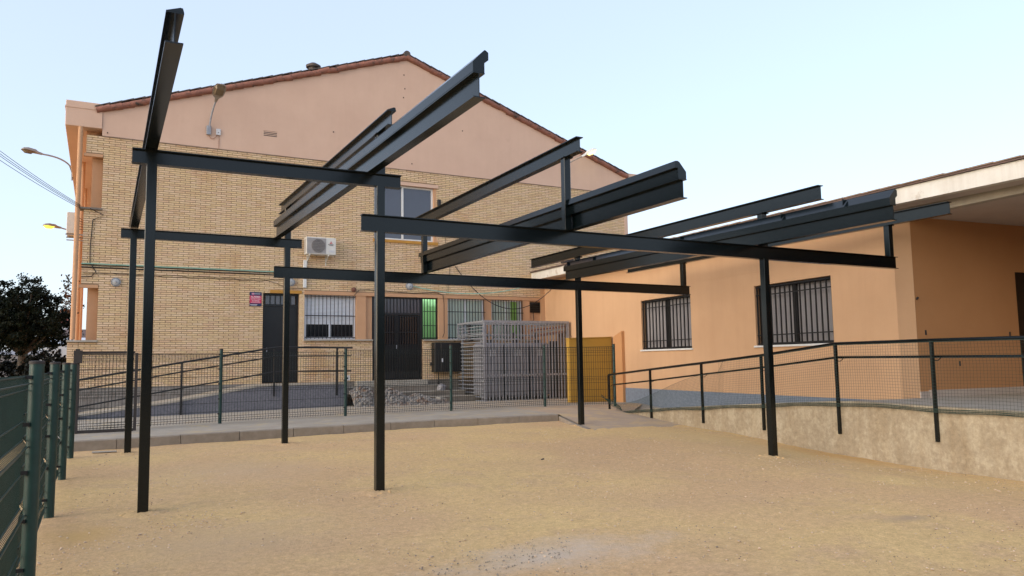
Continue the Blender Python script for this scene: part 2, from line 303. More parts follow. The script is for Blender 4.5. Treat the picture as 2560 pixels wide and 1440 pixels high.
# ------------------------------------------------------------------ mesh helpers
class MB:
    def __init__(s): s.v = []; s.f = []; s.tone = []
    def add(s, vs, fs, tone=0.0):
        k = len(s.v); s.v += [tuple(v) for v in vs]
        for f in fs: s.f.append(tuple(i+k for i in f)); s.tone.append(tone)
    def box(s, x0, x1, y0, y1, z0, z1, tone=0.0):
        vs = [(x0, y0, z0), (x1, y0, z0), (x1, y1, z0), (x0, y1, z0), (x0, y0, z1), (x1, y0, z1), (x1, y1, z1), (x0, y1, z1)]
        s.add(vs, [(0, 3, 2, 1), (4, 5, 6, 7), (0, 1, 5, 4), (1, 2, 6, 5), (2, 3, 7, 6), (3, 0, 4, 7)], tone); return s
    def bbox(s, x0, x1, y0, y1, z0, z1, b=0.01):      # box with its long edges chamfered
        pts = [(x0+b, y0), (x1-b, y0), (x1, y0+b), (x1, y1-b), (x1-b, y1), (x0+b, y1), (x0, y1-b), (x0, y0+b)]
        ins = [(x0+2*b, y0+b), (x1-2*b, y0+b), (x1-b, y0+2*b), (x1-b, y1-2*b), (x1-2*b, y1-b), (x0+2*b, y1-b), (x0+b, y1-2*b), (x0+b, y0+2*b)]
        vs = [(p[0], p[1], z0+b) for p in pts]+[(p[0], p[1], z1-b) for p in pts]+[(p[0], p[1], z0) for p in ins]+[(p[0], p[1], z1) for p in ins]
        fs = []
        for i in range(8):
            j = (i+1) % 8
            fs += [(i, j, j+8, i+8), (i+16, j+16, j, i), (i+8, j+8, j+24, i+24)]
        fs += [tuple(range(23, 15, -1)), tuple(range(24, 32))]
        s.add(vs, fs); return s
    def extr(s, prof, p, q, upv=(0, 0, 1)):           # profile (side, up) swept from p to q
        p = Vector(p); q = Vector(q); d = (q-p).normalized(); upv = Vector(upv); sd_ = d.cross(upv).normalized(); n_ = len(prof)
        vs = [p+sd_*a+upv*b_ for a, b_ in prof]+[q+sd_*a+upv*b_ for a, b_ in prof]
        fs = [(i, (i+1) % n_, (i+1) % n_+n_, i+n_) for i in range(n_)]
        fs += [tuple(range(n_-1, -1, -1)), tuple(range(n_, 2*n_))]
        s.add(vs, fs); return s
    def prism(s, poly, axis, a, b_):                  # polygon in the plane normal to axis
        n_ = len(poly)
        def P3(p, t):
            return {'x': (t, p[0], p[1]), 'y': (p[0], t, p[1]), 'z': (p[0], p[1], t)}[axis]
        vs = [P3(p, a) for p in poly]+[P3(p, b_) for p in poly]
        fs = [(i, (i+1) % n_, (i+1) % n_+n_, i+n_) for i in range(n_)]+[tuple(range(n_-1, -1, -1)), tuple(range(n_, 2*n_))]
        s.add(vs, fs); return s
    def tube(s, pts, r, n_=8, caps=True):
        pts = [Vector(p) for p in pts]; ring = []; prev = None
        rs = r if isinstance(r, (list, tuple)) else [r]*len(pts)
        for i, p in enumerate(pts):
            d = (pts[min(i+1, len(pts)-1)]-pts[max(i-1, 0)]).normalized()
            if prev is None:
                a = Vector((0, 0, 1)) if abs(d.z) < 0.9 else Vector((1, 0, 0)); u = d.cross(a).normalized()
            else: u = (prev-d*prev.dot(d)).normalized()
            prev = u; v_ = d.cross(u)
            ring.append([p+(u*math.cos(t)+v_*math.sin(t))*rs[i] for t in [2*math.pi*k/n_ for k in range(n_)]])
        vs = [v for rg in ring for v in rg]; fs = []
        for i in range(len(pts)-1):
            for k in range(n_):
                k2 = (k+1) % n_; fs.append((i*n_+k, i*n_+k2, (i+1)*n_+k2, (i+1)*n_+k))
        if caps: fs += [tuple(range(n_-1, -1, -1)), tuple((len(pts)-1)*n_+k for k in range(n_))]
        s.add(vs, fs); return s
    def wire(s, pts, h, ax='z'):                      # thin square wire; cross-section normal to ax
        e = {'z': (Vector((h, 0, 0)), Vector((0, h, 0))), 'h': None}[ax] if ax == 'z' else None
        if e is None:
            d = (Vector(pts[-1])-Vector(pts[0])).normalized(); sd_ = d.cross(Vector((0, 0, 1))).normalized(); e = (sd_*h, Vector((0, 0, h)))
        vs = []
        for p in pts:
            p = Vector(p); vs += [p-e[0]-e[1], p+e[0]-e[1], p+e[0]+e[1], p-e[0]+e[1]]
        fs = []
        for i in range(len(pts)-1):
            for k in range(4): fs.append((i*4+k, i*4+(k+1) % 4, i*4+4+(k+1) % 4, i*4+4+k))
        s.add(vs, fs); return s
    def build(s, name, m, parent=None, smooth=False, tone=False, kind=None, label=None):
        me = bpy.data.meshes.new(name); me.from_pydata(s.v, [], s.f); me.validate(); me.update()
        bm = bmesh.new(); bm.from_mesh(me); bmesh.ops.recalc_face_normals(bm, faces=bm.faces); bm.to_mesh(me); bm.free()
        me.materials.append(MT[m] if isinstance(m, str) else m)
        if smooth:
            for p in me.polygons: p.use_smooth = True
            try: me.set_sharp_from_angle(angle=R(40))
            except Exception: pass
        if tone:
            a = me.attributes.new('tone', 'FLOAT', 'FACE'); a.data.foreach_set('value', s.tone)
        o = bpy.data.objects.new(name, me); col.objects.link(o)
        if parent: o.parent = parent
        if kind: o['kind'] = kind
        if label: o['label'] = label
        return o

def thing(name, label, cat, loc=(0, 0, 0), rz=0.0, group=None):
    o = bpy.data.objects.new(name, None); col.objects.link(o); o.location = loc; o.rotation_euler = (0, 0, rz)
    o['label'] = label; o['category'] = cat
    if group: o['group'] = group
    return o
def tag(o, label, cat, group=None):
    o['label'] = label; o['category'] = cat
    if group: o['group'] = group
    return o
def inst(o, parent, loc, rot=(0, 0, 0), scale=(1, 1, 1), name=None):
    c = o.copy(); col.objects.link(c); c.parent = parent; c.location = loc; c.rotation_euler = rot; c.scale = scale
    return c

# local frames: facade (x along wall, y into building, z up) and right building (x towards camera, y into building); coordinates mostly back-projected from image pixels
# both frames scaled up about the camera by this factor, origins moved with them
U = 1.083
FA = R(2.0); FP = Vector((0, 25.99, -0.133))
def fl(s_, y=0.0, z=0.0):    # facade local -> world
    return Vector((FP.x+U*(s_*math.cos(FA)-y*math.sin(FA)), FP.y+U*(s_*math.sin(FA)+y*math.cos(FA)), FP.z+U*z))
def place_f(o, loc=None):    # seat an object in the facade frame
    o.location = FP; o.rotation_euler = (0, 0, FA); o.scale = (U, U, U); return o
RW = Vector((14.22, 20.54, -0.133)); RA = math.atan2(-1, -0.0638)
def rl(s_, y=0.0, z=0.0):
    return Vector((RW.x+s_*math.cos(RA)-y*math.sin(RA), RW.y+s_*math.sin(RA)+y*math.cos(RA), z))

# ------------------------------------------------------------------ ground
def wall_x(y): return 11.95-0.0906*(18.0-y)          # outer face of the right retaining wall
def smooth(t): t = max(0.0, min(1.0, t)); return t*t*(3-2*t)
def gz(x, y):
    z = -0.05+0.0175*(min(y, 17)-9.8)+0.002*min(x, 12)
    z = max(z, -0.14)
    dx = wall_x(y)-x
    if 5 < y < 18: z -= 0.09*smooth(1-abs(y-9)/4.5)*smooth(1-dx/2.2)
    return z
def yard():
    xs = [-400, -150, -60, -30, -15, -8, -4]+[-2+0.2*i for i in range(75)]+[14, 20, 40, 100, 300, 600]
    ys = [-300, -100, -30, -10, 0]+[2+0.2*i for i in range(82)]+[20, 24, 30, 40, 60, 100, 200, 500, 900]
    mb = MB(); rnd = random.Random(3)
    for y in ys:
        for x in xs:
            z = gz(x, y)
            if -2 < x < 12.8 and 2 <= y <= 18: z += 0.012*math.sin(x*2.1+1.3*math.sin(y*1.7))*math.sin(y*1.9+x*0.6)+rnd.uniform(-0.006, 0.006)
            if x < -1.2 and y > 18: z = 0.1+min(1.0, (y-18)*0.035)
            mb.v.append((x, y, z))
    nx = len(xs)
    for j in range(len(ys)-1):
        for i in range(nx-1): mb.f.append((j*nx+i, j*nx+i+1, (j+1)*nx+i+1, (j+1)*nx+i)); mb.tone.append(0)
    return mb.build('ground', 'sand', smooth=True, kind='structure')
yard()
def sheet(name, m, pts, fn=None, kind='structure'):
    mb = MB(); mb.v = [tuple(p) for p in pts]; mb.f = [tuple(range(len(pts)))]; mb.tone = [0]
    return mb.build(name, m, kind=kind)
# pavement strip behind the kerb and the courtyard up to the ramp and steps
KF = [(-1.35, 16.30), (2.0, 16.69), (6.4, 17.08), (9.65, 16.92)]       # kerb front line
KB = [(-1.30, 16.44), (2.0, 16.83), (6.4, 17.22), (9.72, 17.06)]
KT = [0.262, 0.262, 0.265, 0.262]
mb = MB()
fence_l = [(-1.35, 18.25), (2.0, 19.0), (6.4, 19.6), (9.72, 19.7)]
back_l = [(-1.9, 27.5), (2.0, 26.5), (6.4, 26.5), (9.72, 26.5)]
vz = [[0.254, 0.254, 0.258, 0.254], [0.27, 0.275, 0.285, 0.29], [0.155, 0.19, 0.26, 0.235]]
rows = [KB, fence_l, back_l]
for r_, zr in zip(rows, vz):
    for (x, y), z in zip(r_, zr): mb.v.append((x, y, z))
for j in range(2):
    for i in range(3): mb.f.append((j*4+i, j*4+i+1, (j+1)*4+i+1, (j+1)*4+i)); mb.tone.append(0)
k = len(mb.v)                                                        # right part, falling to yard level towards the camera
mb.v += [(9.72, 17.06, 0.254), (12.2, 17.3, 0.22), (14.3, 19.7, 0.25), (9.72, 19.7, 0.29), (14.6, 26.5, 0.22), (9.72, 26.5, 0.235),
         (9.15, 14.5, gz(9.15, 14.5)+0.008), (11.72, 15.2, gz(11.7, 15.2)+0.01)]
mb.f += [(k+3, k+2, k+4, k+5)]; mb.tone += [0]
mb.build('pavement', 'pavement', kind='structure')
mb = MB()
mb.v += [(9.72, 17.06, 0.254), (12.2, 17.3, 0.22), (14.3, 19.7, 0.25), (9.72, 19.7, 0.29), (9.2, 14.3, gz(9.15, 14.3)-.01), (11.75, 14.3, gz(11.75, 14.3)-.01), (10.6, 13.2, gz(10.6, 13.2)-.03), (11.7, 15.9, .14), (10.6, 15.6, .115), (9.45, 15.6, .115)]
mb.f += [(0, 1, 2, 3), (0, 9, 8, 7, 1), (9, 4, 5, 7, 8), (4, 6, 5)]; mb.tone += [0]*4
mb.build('path', 'dusty_path', kind='structure')
kerb = bpy.data.objects.new('kerb', None); col.objects.link(kerb); kerb['kind'] = 'structure'
def lerp(a, b_, t): return a+(b_-a)*t
for i in range(3):
    L = math.dist(KF[i], KF[i+1]); n_ = max(1, round(L/1.12))
    for j in range(n_):
        t0, t1 = j/n_+0.0015, (j+1)/n_-0.0015
        f0 = [lerp(KF[i][k_], KF[i+1][k_], t0) for k_ in (0, 1)]; f1 = [lerp(KF[i][k_], KF[i+1][k_], t1) for k_ in (0, 1)]
        b0 = [lerp(KB[i][k_], KB[i+1][k_], t0) for k_ in (0, 1)]; b1 = [lerp(KB[i][k_], KB[i+1][k_], t1) for k_ in (0, 1)]
        zt = lerp(KT[i], KT[i+1], (t0+t1)/2)+random.uniform(-0.004, 0.004)
        q = MB(); c = 0.018
        def mixp(a, b_, t): return (lerp(a[0], b_[0], t), lerp(a[1], b_[1], t))
        q.add([(*f0, -0.1), (*f1, -0.1), (*f1, zt-c), (*f0, zt-c), (*mixp(f0, b0, .13), zt), (*mixp(f1, b1, .13), zt), (*b1, zt), (*b0, zt), (*b1, -0.1), (*b0, -0.1)],
              [(0, 1, 2, 3), (3, 2, 5, 4), (4, 5, 6, 7), (7, 6, 8, 9), (0, 3, 4, 7, 9), (1, 8, 6, 5, 2)])
        q.build('kerb_stone', 'kerb', kerb)
for a, b_ in (((9.66, 16.92), (9.43, 15.9)), ((9.42, 15.87), (9.2, 14.85))):
    q = MB(); za = gz(*a)+(0.12 if a[1] > 16 else 0.05); zb = gz(*b_)+(0.05 if a[1] > 16 else 0.012)
    q.add([(a[0], a[1], -.1), (b_[0], b_[1], -.1), (b_[0], b_[1], zb), (a[0], a[1], za), (a[0]+.1, a[1], -.1), (b_[0]+.1, b_[1], -.1), (b_[0]+.1, b_[1], zb), (a[0]+.1, a[1], za)],
          [(0, 1, 2, 3), (3, 2, 6, 7), (7, 6, 5, 4), (0, 3, 7, 4), (1, 5, 6, 2)])
    q.build('kerb_stone', 'kerb', kerb)

# pebbles and clods
def stones(name, m, n_, area, rmin, rmax, seed, zf, clusters=None, kind='stuff', squash=0.6):
    rnd = random.Random(seed); mb = MB()
    ico = [(0, 0, 1), (.89, 0, .45), (.28, .85, .45), (-.72, .53, .45), (-.72, -.53, .45), (.28, -.85, .45), (.72, .53, -.45), (-.28, .85, -.45), (-.89, 0, -.45), (-.28, -.85, -.45), (.72, -.53, -.45), (0, 0, -1)]
    fi = [(0, 1, 2), (0, 2, 3), (0, 3, 4), (0, 4, 5), (0, 5, 1), (1, 6, 2), (2, 7, 3), (3, 8, 4), (4, 9, 5), (5, 10, 1), (2, 6, 7), (3, 7, 8), (4, 8, 9), (5, 9, 10), (1, 10, 6), (6, 11, 7), (7, 11, 8), (8, 11, 9), (9, 11, 10), (10, 11, 6)]
    for _ in range(n_):
        p = area(rnd)
        if p is None: continue
        r = rmin+(rmax-rmin)*rnd.random()**3
        a = rnd.uniform(0, 6.28); sx, sy, sz = r*rnd.uniform(.7, 1.3), r*rnd.uniform(.6, 1.1), r*rnd.uniform(.4, .8)*squash/0.6
        vs = []
        for v in ico:
            x, y, z = v[0]*sx*rnd.uniform(.8, 1.2), v[1]*sy*rnd.uniform(.8, 1.2), v[2]*sz
            vs.append((p[0]+x*math.cos(a)-y*math.sin(a), p[1]+x*math.sin(a)+y*math.cos(a), zf(*p)+z+sz*0.3))
        mb.add(vs, fi)
    return mb.build(name, m, kind=kind)
def yard_pt(rnd):
    y = 3.2+13.0*rnd.random()**1.6; x = rnd.uniform(-0.7, wall_x(y)-0.1)
    if y > 16: return None
    return (x, y)
stones('pebbles', 'pebble', 7000, yard_pt, 0.003, 0.016, 11, gz)
stones('dark_grit', 'dark_grit', 4500, yard_pt, 0.0025, 0.010, 17, gz)
spots_ = [(5.5, 8.6), (0.6, 8.9), (2.9, 8.9), (0.0, 7.9), (9.6, 9.2), (3.4, 6.0), (2.2, 6.7), (0.4, 9.1), (-0.5, 8.0), (0.2, 11.5)]
def clod_pt(rnd):
    c = rnd.choice(spots_); return (c[0]+rnd.gauss(0, .35), c[1]+rnd.gauss(0, .35))
stones('gravel', 'pebble', 1100, clod_pt, 0.003, 0.015, 12, gz)
def chip_pt(rnd):
    return (3.3+rnd.gauss(0, .75), 6.15+rnd.gauss(0, .28)-0.15*rnd.random())
stones('gravel', 'kerb', 600, chip_pt, 0.003, 0.013, 24, gz)
def post_clod(rnd):
    c = rnd.choice([(0.15, 9.8), (2.9, 9.78), (9.65, 9.7), (-.04, 15.6), (2.7, 15.6), (9.46, 15.52)])
    a = rnd.uniform(0, 6.28); r = 0.09+abs(rnd.gauss(0, .05)); return (c[0]+r*math.cos(a), c[1]+r*math.sin(a))
stones('soil_clods', 'sand', 420, post_clod, 0.010, 0.036, 13, gz)

# disturbed soil banked against the post feet
mb = MB(); rm = random.Random(19)
for cx_, cy_ in ((0.15, 9.81), (2.90, 9.79), (9.657, 9.71), (-.04, 15.63), (2.71, 15.6), (9.47, 15.53)):
    rings = [(0.03, .020), (0.10, .018), (0.16, .012), (0.25, .002), (0.34, -.015)]; k0 = len(mb.v); nn_ = 18
    for rr0, h0 in rings:
        for j in range(nn_):
            a = 2*math.pi*j/nn_; rr1 = rr0*rm.uniform(.82, 1.18); x = cx_+rr1*math.cos(a); y = cy_+rr1*math.sin(a)
            mb.v.append((x, y, gz(x, y)+h0+rm.uniform(-.007, .009)))
    for i in range(len(rings)-1):
        for j in range(nn_): mb.f.append((k0+i*nn_+j, k0+i*nn_+(j+1) % nn_, k0+(i+1)*nn_+(j+1) % nn_, k0+(i+1)*nn_+j)); mb.tone.append(0)
mb.build('soil_mounds', 'sand', smooth=True, kind='stuff')

# ------------------------------------------------------------------ brick building
B = place_f(thing('brick_building', 'two-storey building of yellow brick with a salmon plaster gable and a tiled pitched roof', 'building'))
SL, SR = -1.35, 17.23
ZB, ZT = 1.05, 8.11
def slope_z(s_): return 8.83+(12.0-8.83)*(1-abs(s_-8.12)/9.1)
# openings: s0, s1, z0, z1, depth of the recess
OP = [(-1.40, -0.92, 6.05, 7.57, .5), (-1.40, -0.92, 2.36, 3.88, .5), (3.50, 4.59, 1.05, 3.80, .22), (4.75, 13.29, 2.38, 3.90, .2),
      (6.95, 8.69, 1.05, 2.40, .2), (7.0, 9.21, 5.66, 7.68, .18), (13.29, 17.4, 0.0, 3.9, .3)]
def minus(iv, cuts):
    out = [iv]
    for a, b_ in cuts:
        nw = []
        for x, y in out:
            if b_ <= x or a >= y: nw.append((x, y)); continue
            if a > x: nw.append((x, a))
            if b_ < y: nw.append((b_, y))
        out = nw
    return out
def bands(x0, x1, z0, z1, ops):
    zs = sorted({z0, z1, *[min(max(o[2], z0), z1) for o in ops], *[min(max(o[3], z0), z1) for o in ops]})
    for a, b_ in zip(zs, zs[1:]):
        zm = (a+b_)/2
        for x, y in minus((x0, x1), [(o[0], o[1]) for o in ops if o[2] < zm < o[3]]):
            if y-x > 1e-4: yield x, y, a, b_
mb = MB()
for x, y, a, b_ in bands(SL+0.004, SR-0.004, 0.3, ZT-0.004, OP): mb.box(x, y, 0.0, 0.32, a, b_)
mb.build('wall', 'mortar', B)
# bricks
PITCH_Z, LEN, JT = 0.0625, 0.2875, 0.0125
cands = []
row = 0; z = ZB
rnd = random.Random(5)
while z+PITCH_Z <= ZT+0.02:
    x = SL-LEN+(0.5*LEN if row % 2 else 0)
    while x < SR:
        a, b_ = max(x, SL), min(x+LEN-JT, SR)
        zt = z+PITCH_Z-JT
        cuts = [(o[0]-0.0, o[1]+0.0) for o in OP if o[2] < zt and o[3] > z]
        if z < 1.6: cuts.append((9.95+0.03, 20))if False else None
        for p, q in minus((a, b_), [c for c in cuts if c]) if a < b_ else []:
            if q-p > 0.03: cands.append((p, q, z, zt))
        x += LEN
    z += PITCH_Z; row += 1
def key(c):
    w_ = fl((c[0]+c[1])/2, 0, (c[2]+c[3])/2); d = (w_-Vector((0, 0, 1.6))).length
    return -((c[1]-c[0])*(c[3]-c[2])*(c[3] > 2.1)*(c[0] > -0.8))/d**3
cands.sort(key=key)
full = MB(); hl, hh = (LEN-JT)/2, (PITCH_Z-JT)/2
def brick_geo(mb, x0, x1, z0, z1, tone):
    c = 0.0035; y0 = -0.011+rnd.uniform(-.0025, .0025)
    vs = [(x0, 0.002, z0), (x1, 0.002, z0), (x1, 0.002, z1), (x0, 0.002, z1), (x0+c, y0, z0+c), (x1-c, y0, z0+c), (x1-c, y0, z1-c), (x0+c, y0, z1-c)]
    mb.add(vs, [(4, 5, 6, 7), (0, 1, 5, 4), (1, 2, 6, 5), (2, 3, 7, 6), (3, 0, 4, 7)], tone)
brick_geo(full, -hl, hl, -hh, hh, 0.0)
b0 = None; rest = MB(); nsingle = 0
for c in cands:
    if nsingle < 300 and c[1]-c[0] > LEN-JT-0.002:
        loc = ((c[0]+c[1])/2, rnd.uniform(-.002, .002), (c[2]+c[3])/2)
        if b0 is None: b0 = full.build('brick', 'brick', B); b0.location = loc
        else: inst(b0, B, loc)
        nsingle += 1
    else: brick_geo(rest, c[0], c[1], c[2], c[3], rnd.random())
rest.build('brickwork', 'brick', B, tone=True, kind='stuff')
# plinth, gable, body
mb = MB(); mb.box(-1.62, 5.58, -0.035, 0.1, 0.1, 1.045); mb.build('plinth', 'plinth', B)
mb = MB(); mb.box(5.58, 10.05, -0.05, 0.1, 0.1, 1.04); mb.box(10.05, 13.3, -0.03, 0.1, 0.1, 0.9); mb.build('plinth', 'brown_step', B)
mb = MB(); mb.prism([(-0.97, 8.125), (17.2, 8.125), (17.2, slope_z(17.2)), (8.12, 12.0), (-0.97, slope_z(-0.97))], 'y', -0.03, 0.3); mb.build('gable', 'plaster', B)
# mortar drip line under the gable
mb = MB(); 
for i in range(46):
    a = -0.95+i*0.395; mb.box(a, a+0.395-rnd.uniform(0, .03), -0.034+rnd.uniform(-.004, .004), 0.02, 8.10+rnd.uniform(-.008, .004), 8.124)
mb.build('drip_edge', 'mortar_edge', B)
mb = MB(); mb.box(-0.93, 17.2, 0.3, 16, 0.2, 8.7); mb.prism([(-0.93, 8.7), (17.2, 8.7), (8.12, 11.9)], 'y', 0.3, 16); mb.build('body', 'peach', B)
# roof planes
for sg in (-1, 1):
    s0 = 8.12+sg*0.0; s1 = 8.12+sg*9.3; mb = MB()
    zt0, zt1 = 12.02+0.03, 12.02+0.03-9.3*(3.17/9.1)
    mb.prism([(s0, zt0), (s1, zt1), (s1, zt1+0.10), (s0, zt0+0.10)], 'y', -0.02, 16.2); mb.build('roof', 'dark_tile', B)
# verge tiles: barrel tiles stepping up each slope, dark roof tiles over them
th = math.atan(3.17/9.1)
def barrel(r, L, n_=7, t=0.014):
    q = MB(); outer = []; inner = []
    for e_ in (0, 1):
        rr = r*(1.0 if e_ else 0.86)
        for i in range(n_+1):
            a = math.pi*i/n_-0.15+(0.3*i/n_)
            outer.append((L*e_, -rr*math.sin(a)*1.0, rr*math.cos(a)))
        for i in range(n_+1):
            a = math.pi*i/n_-0.15+(0.3*i/n_)
            inner.append((L*e_, -(rr-t)*math.sin(a), (rr-t)*math.cos(a)))
    vs = outer+inner; m_ = n_+1; fs = []
    for i in range(n_):
        fs.append((i, i+1, i+1+m_, i+m_)); k2 = 2*m_; fs.append((k2+i, k2+i+m_, k2+i+1+m_, k2+i+1))
        for e_ in (0, m_): fs.append((e_+i, e_+i+1, k2+e_+i+1, k2+e_+i))
    q.add(vs, fs); return q
proto_t = None; proto_d = None
stp = 0.315
nT = int(9.25/math.cos(th)/stp)
for sg in (-1, 1):
    for i in range(nT):
        d = 0.04+(i+1)*stp
        sx = 8.12+sg*d*math.cos(th); zz = 12.0+0.055-d*math.sin(th)
        rot = (0, -th if sg < 0 else math.pi+th, 0)
        # tile runs uphill from its lower end
        ang = -th if sg < 0 else -(math.pi-th)
        if proto_t is None:
            proto_t = barrel(0.098, stp+0.05).build('verge_tile', 'terracotta', B, smooth=True); o = proto_t
        else: o = inst(proto_t, B, (0, 0, 0))
        up_dir = Vector((-sg*math.cos(th), 0, math.sin(th)))
        X = up_dir*-1 if False else up_dir
        Y = Vector((0, 1, 0)); Z = X.cross(Y)
        if Z.z < 0: Y = -Y; Z = X.cross(Y)
        Yw = Vector((0, 1, 0))
        # keep the tile bulging outwards (towards -y) on both slopes
        mtx = Matrix((X, (Vector((0, 1, 0))), X.cross(Vector((0, 1, 0)))) ).transposed().to_4x4()
        mtx.translation = Vector((sx, -0.05+rnd.uniform(-.012, .012), zz+rnd.uniform(-.008, .008)))
        o.matrix_local = mtx @ Matrix.Rotation(rnd.uniform(-.05, .05), 4, 'Y')
        if proto_d is None:
            q = MB(); q.box(0, stp+0.10, -0.075, 0.16, 0.0, 0.026); proto_d = q.build('roof_tile', 'dark_tile', B); o = proto_d
        else: o = inst(proto_d, B, (0, 0, 0))
        m2 = mtx.copy(); nrm = Vector((-sg*math.sin(th)*-1, 0, math.cos(th)))
        nrm = Vector((sg*math.sin(th), 0, math.cos(th)))
        Xd = up_dir; m2 = Matrix((Xd, Vector((0, 1, 0)) if sg > 0 else Vector((0, 1, 0)), nrm)).transposed().to_4x4()
        m2.translation = Vector((sx, -0.02, zz))+nrm*(0.095+rnd.uniform(0, .008)); 
        o.matrix_local = m2 @ Matrix.Rotation(-0.055, 4, 'Y') if sg < 0 else m2 @ Matrix.Rotation(0.055*-1, 4, 'Y')
mb = MB(); mb.prism([(8.12+sg_*a, b_) for sg_, a, b_ in ((-1, 9.25, 12.0-9.25*3.17/9.1+.015), (-1, 9.25, 12.0-9.25*3.17/9.1-.035), (-1, 0, 11.985), (1, 9.25, 12.0-9.25*3.17/9.1-.035), (1, 9.25, 12.0-9.25*3.17/9.1+.015), (1, 0, 12.03))], 'y', -0.06, 0.0)
mb.build('verge_mortar', 'plaster', B)
q = MB(); q.tube([(8.12, -0.13, 12.15), (8.12, 0.3, 12.15)], 0.12, 10); q.tube([(8.12, 0.3, 12.17), (8.12, 16, 12.17)], 0.11, 8); q.build('ridge_tile', 'dark_tile', B, smooth=True)
q = MB()
for i in range(9): q.tube([(8.12+random.uniform(-.12, .12), -0.08, 12.0+random.uniform(-.02, .14)), (8.12+random.uniform(-.12, .12), 0.06, 12.0+random.uniform(0, .12))], random.uniform(.03, .06), 6)
q.build('ridge_mortar', 'mortar_edge', B)
q = MB(); q.tube([(5.24, 1.2, 11.2), (5.24, 1.2, 11.62)], 0.16, 12); q.tube([(5.24, 1.2, 11.62), (5.24, 1.2, 11.69), (5.24, 1.2, 11.78)], [0.24, 0.25, 0.10], 14)
q.build('chimney_cowl', 'dark_tile', B, smooth=True)
# eave boxes (concrete gutters) at both ends, running back along the sides
mb = MB(); mb.bbox(-1.88, -0.975, -0.06, 14, 8.31, 9.03, 0.012); mb.box(-1.90, -0.96, -0.075, 14.02, 8.83, 8.87); mb.build('eave_box', 'plaster', B)
mb = MB(); mb.bbox(17.22, 18.05, -0.06, 14, 8.28, 8.98, 0.012); mb.box(17.20, 17.36, -0.02, 0.3, 0.3, 8.28); mb.tube([(17.62, 0.5, 0.3), (17.62, 0.5, 8.28)], 0.07, 10); mb.build('eave_box', 'plaster', B)
# side gallery: slabs, columns, recessed corner walls
mb = MB(); mb.box(-1.38, -0.93, 0.33, 14, 5.75, 6.0); mb.box(-1.38, -0.93, 0.33, 14, 2.0, 2.3); mb.box(-1.36, -0.93, 0.33, 0.36, 8.12, 8.3); mb.box(-1.1, -0.93, .33, 14, 8.11, 8.31)
mb.build('gallery_slab', 'peach', B)
for a, b_ in ((6.05, 7.56), (2.36, 3.86)): mb = MB(); mb.box(-1.19, -0.925, 0.24, 0.5, a, b_); mb.build('corner_pier', 'peach', B)
for s_, y_ in ((-1.50, -0.02), (-1.50, 4.2), (-1.50, 8.4)):
    q = MB(); q.tube([(s_, y_, 2.36 if y_ > 1 else 2.37), (s_, y_, 8.31)], 0.062, 16); q.build('column', 'peach', B, smooth=True)
mb = MB(); mb.bbox(-1.64, -0.90, -0.10, 0.32, 2.30, 2.355, 0.006); mb.build('sill', 'concrete', B)
mb = MB(); mb.bbox(-1.46, -0.90, -0.07, 0.32, 5.99, 6.045, 0.006); mb.build('sill', 'brown_step', B)
mb = MB(); mb.box(-1.40, -0.93, -0.03, 0.10, 7.50, 7.58); mb.box(-1.40, -0.93, -0.03, 0.10, 3.80, 3.885); mb.build('lintel', 'peach', B)
mb = MB()
for x, y, a, b_ in bands(-1.62, -1.355, 1.05, 2.30, []): mb.box(x, y, 0.0, 0.3, a, b_)
mb.build('wall', 'mortar', B)
mb = MB(); zz = 1.05; row = 0
while zz < 2.28:
    for a, b_ in (((-1.615, -1.36),) if row % 2 else ((-1.615, -1.49), (-1.478, -1.36))): brick_geo(mb, a, b_, zz, zz+0.05, rnd.random())
    zz += PITCH_Z; row += 1
mb.build('brickwork', 'brick', B, tone=True, kind='stuff')
# peach band and pilasters of the ground floor
mb = MB(); mb.box(4.75, 13.29, -0.03, 0.2, 3.79, 3.90); mb.build('lintel', 'peach', B)
for a, b_, y in ((6.405, 6.73, -0.012), (6.73, 6.945, 0.05), (9.265, 9.61, -0.012), (11.02, 11.30, 0.02), (12.55, 12.84, -0.012)):
    q = MB(); q.box(a, b_, y, 0.2, 2.381, 3.789); q.build('pilaster', 'peach', B)
q = MB(); q.box(13.292, 13.7, -0.012, 0.2, 0.2, 4.35); q.build('end_wall', 'orange_wall', B)
q = MB(); q.box(12.84, 13.288, 0.03, 0.2, 2.381, 3.789); q.build('pilaster', 'peach', B)
def sill(a, b_, z_, d=0.10, m='concrete'):
    q = MB(); n_ = max(1, round((b_-a)/0.55))
    for i in range(n_): q.bbox(lerp(a, b_, i/n_)+.003, lerp(a, b_, (i+1)/n_)-.003, -d, 0.2, z_-0.045+random.uniform(-.003, .003), z_+random.uniform(-.003, .003), 0.006)
    q.build('sill', m, B)
sill(4.72, 6.95, 2.378); sill(8.70, 13.2, 2.378)
mb = MB(); mb.box(3.70, 4.66, -0.02, 0.2, 3.805, 3.90); mb.build('lintel', 'mustard', B)
# brick pier reveal between door and window
mb = MB(); zz = 1.1
while zz < 3.75:
    mb.box(4.592, 4.745, -0.006+random.uniform(-.006, .006), 0.05, zz, zz+0.05, random.random()); zz += PITCH_Z
mb.build('brickwork', 'brick', B, tone=True, kind='stuff')

def bars(parent, s0, s1, z0, z1, n_, y, m='black_iron', r=0.009, hz=(), name='bar'):
    first = None
    for i in range(n_):
        x = lerp(s0, s1, (i+0.5)/n_)
        if first is None:
            q = MB(); q.box(-r, r, -r, r, 0, z1-z0); first = q.build(name, m, parent); first.location = (x, y, z0)
        else: inst(first, parent, (x, y, z0))
    q = MB()
    for h in hz: q.box(s0, s1, y-0.014, y-0.0095, h-0.012, h+0.012)
    if hz: q.build('grille_rail', m, parent)

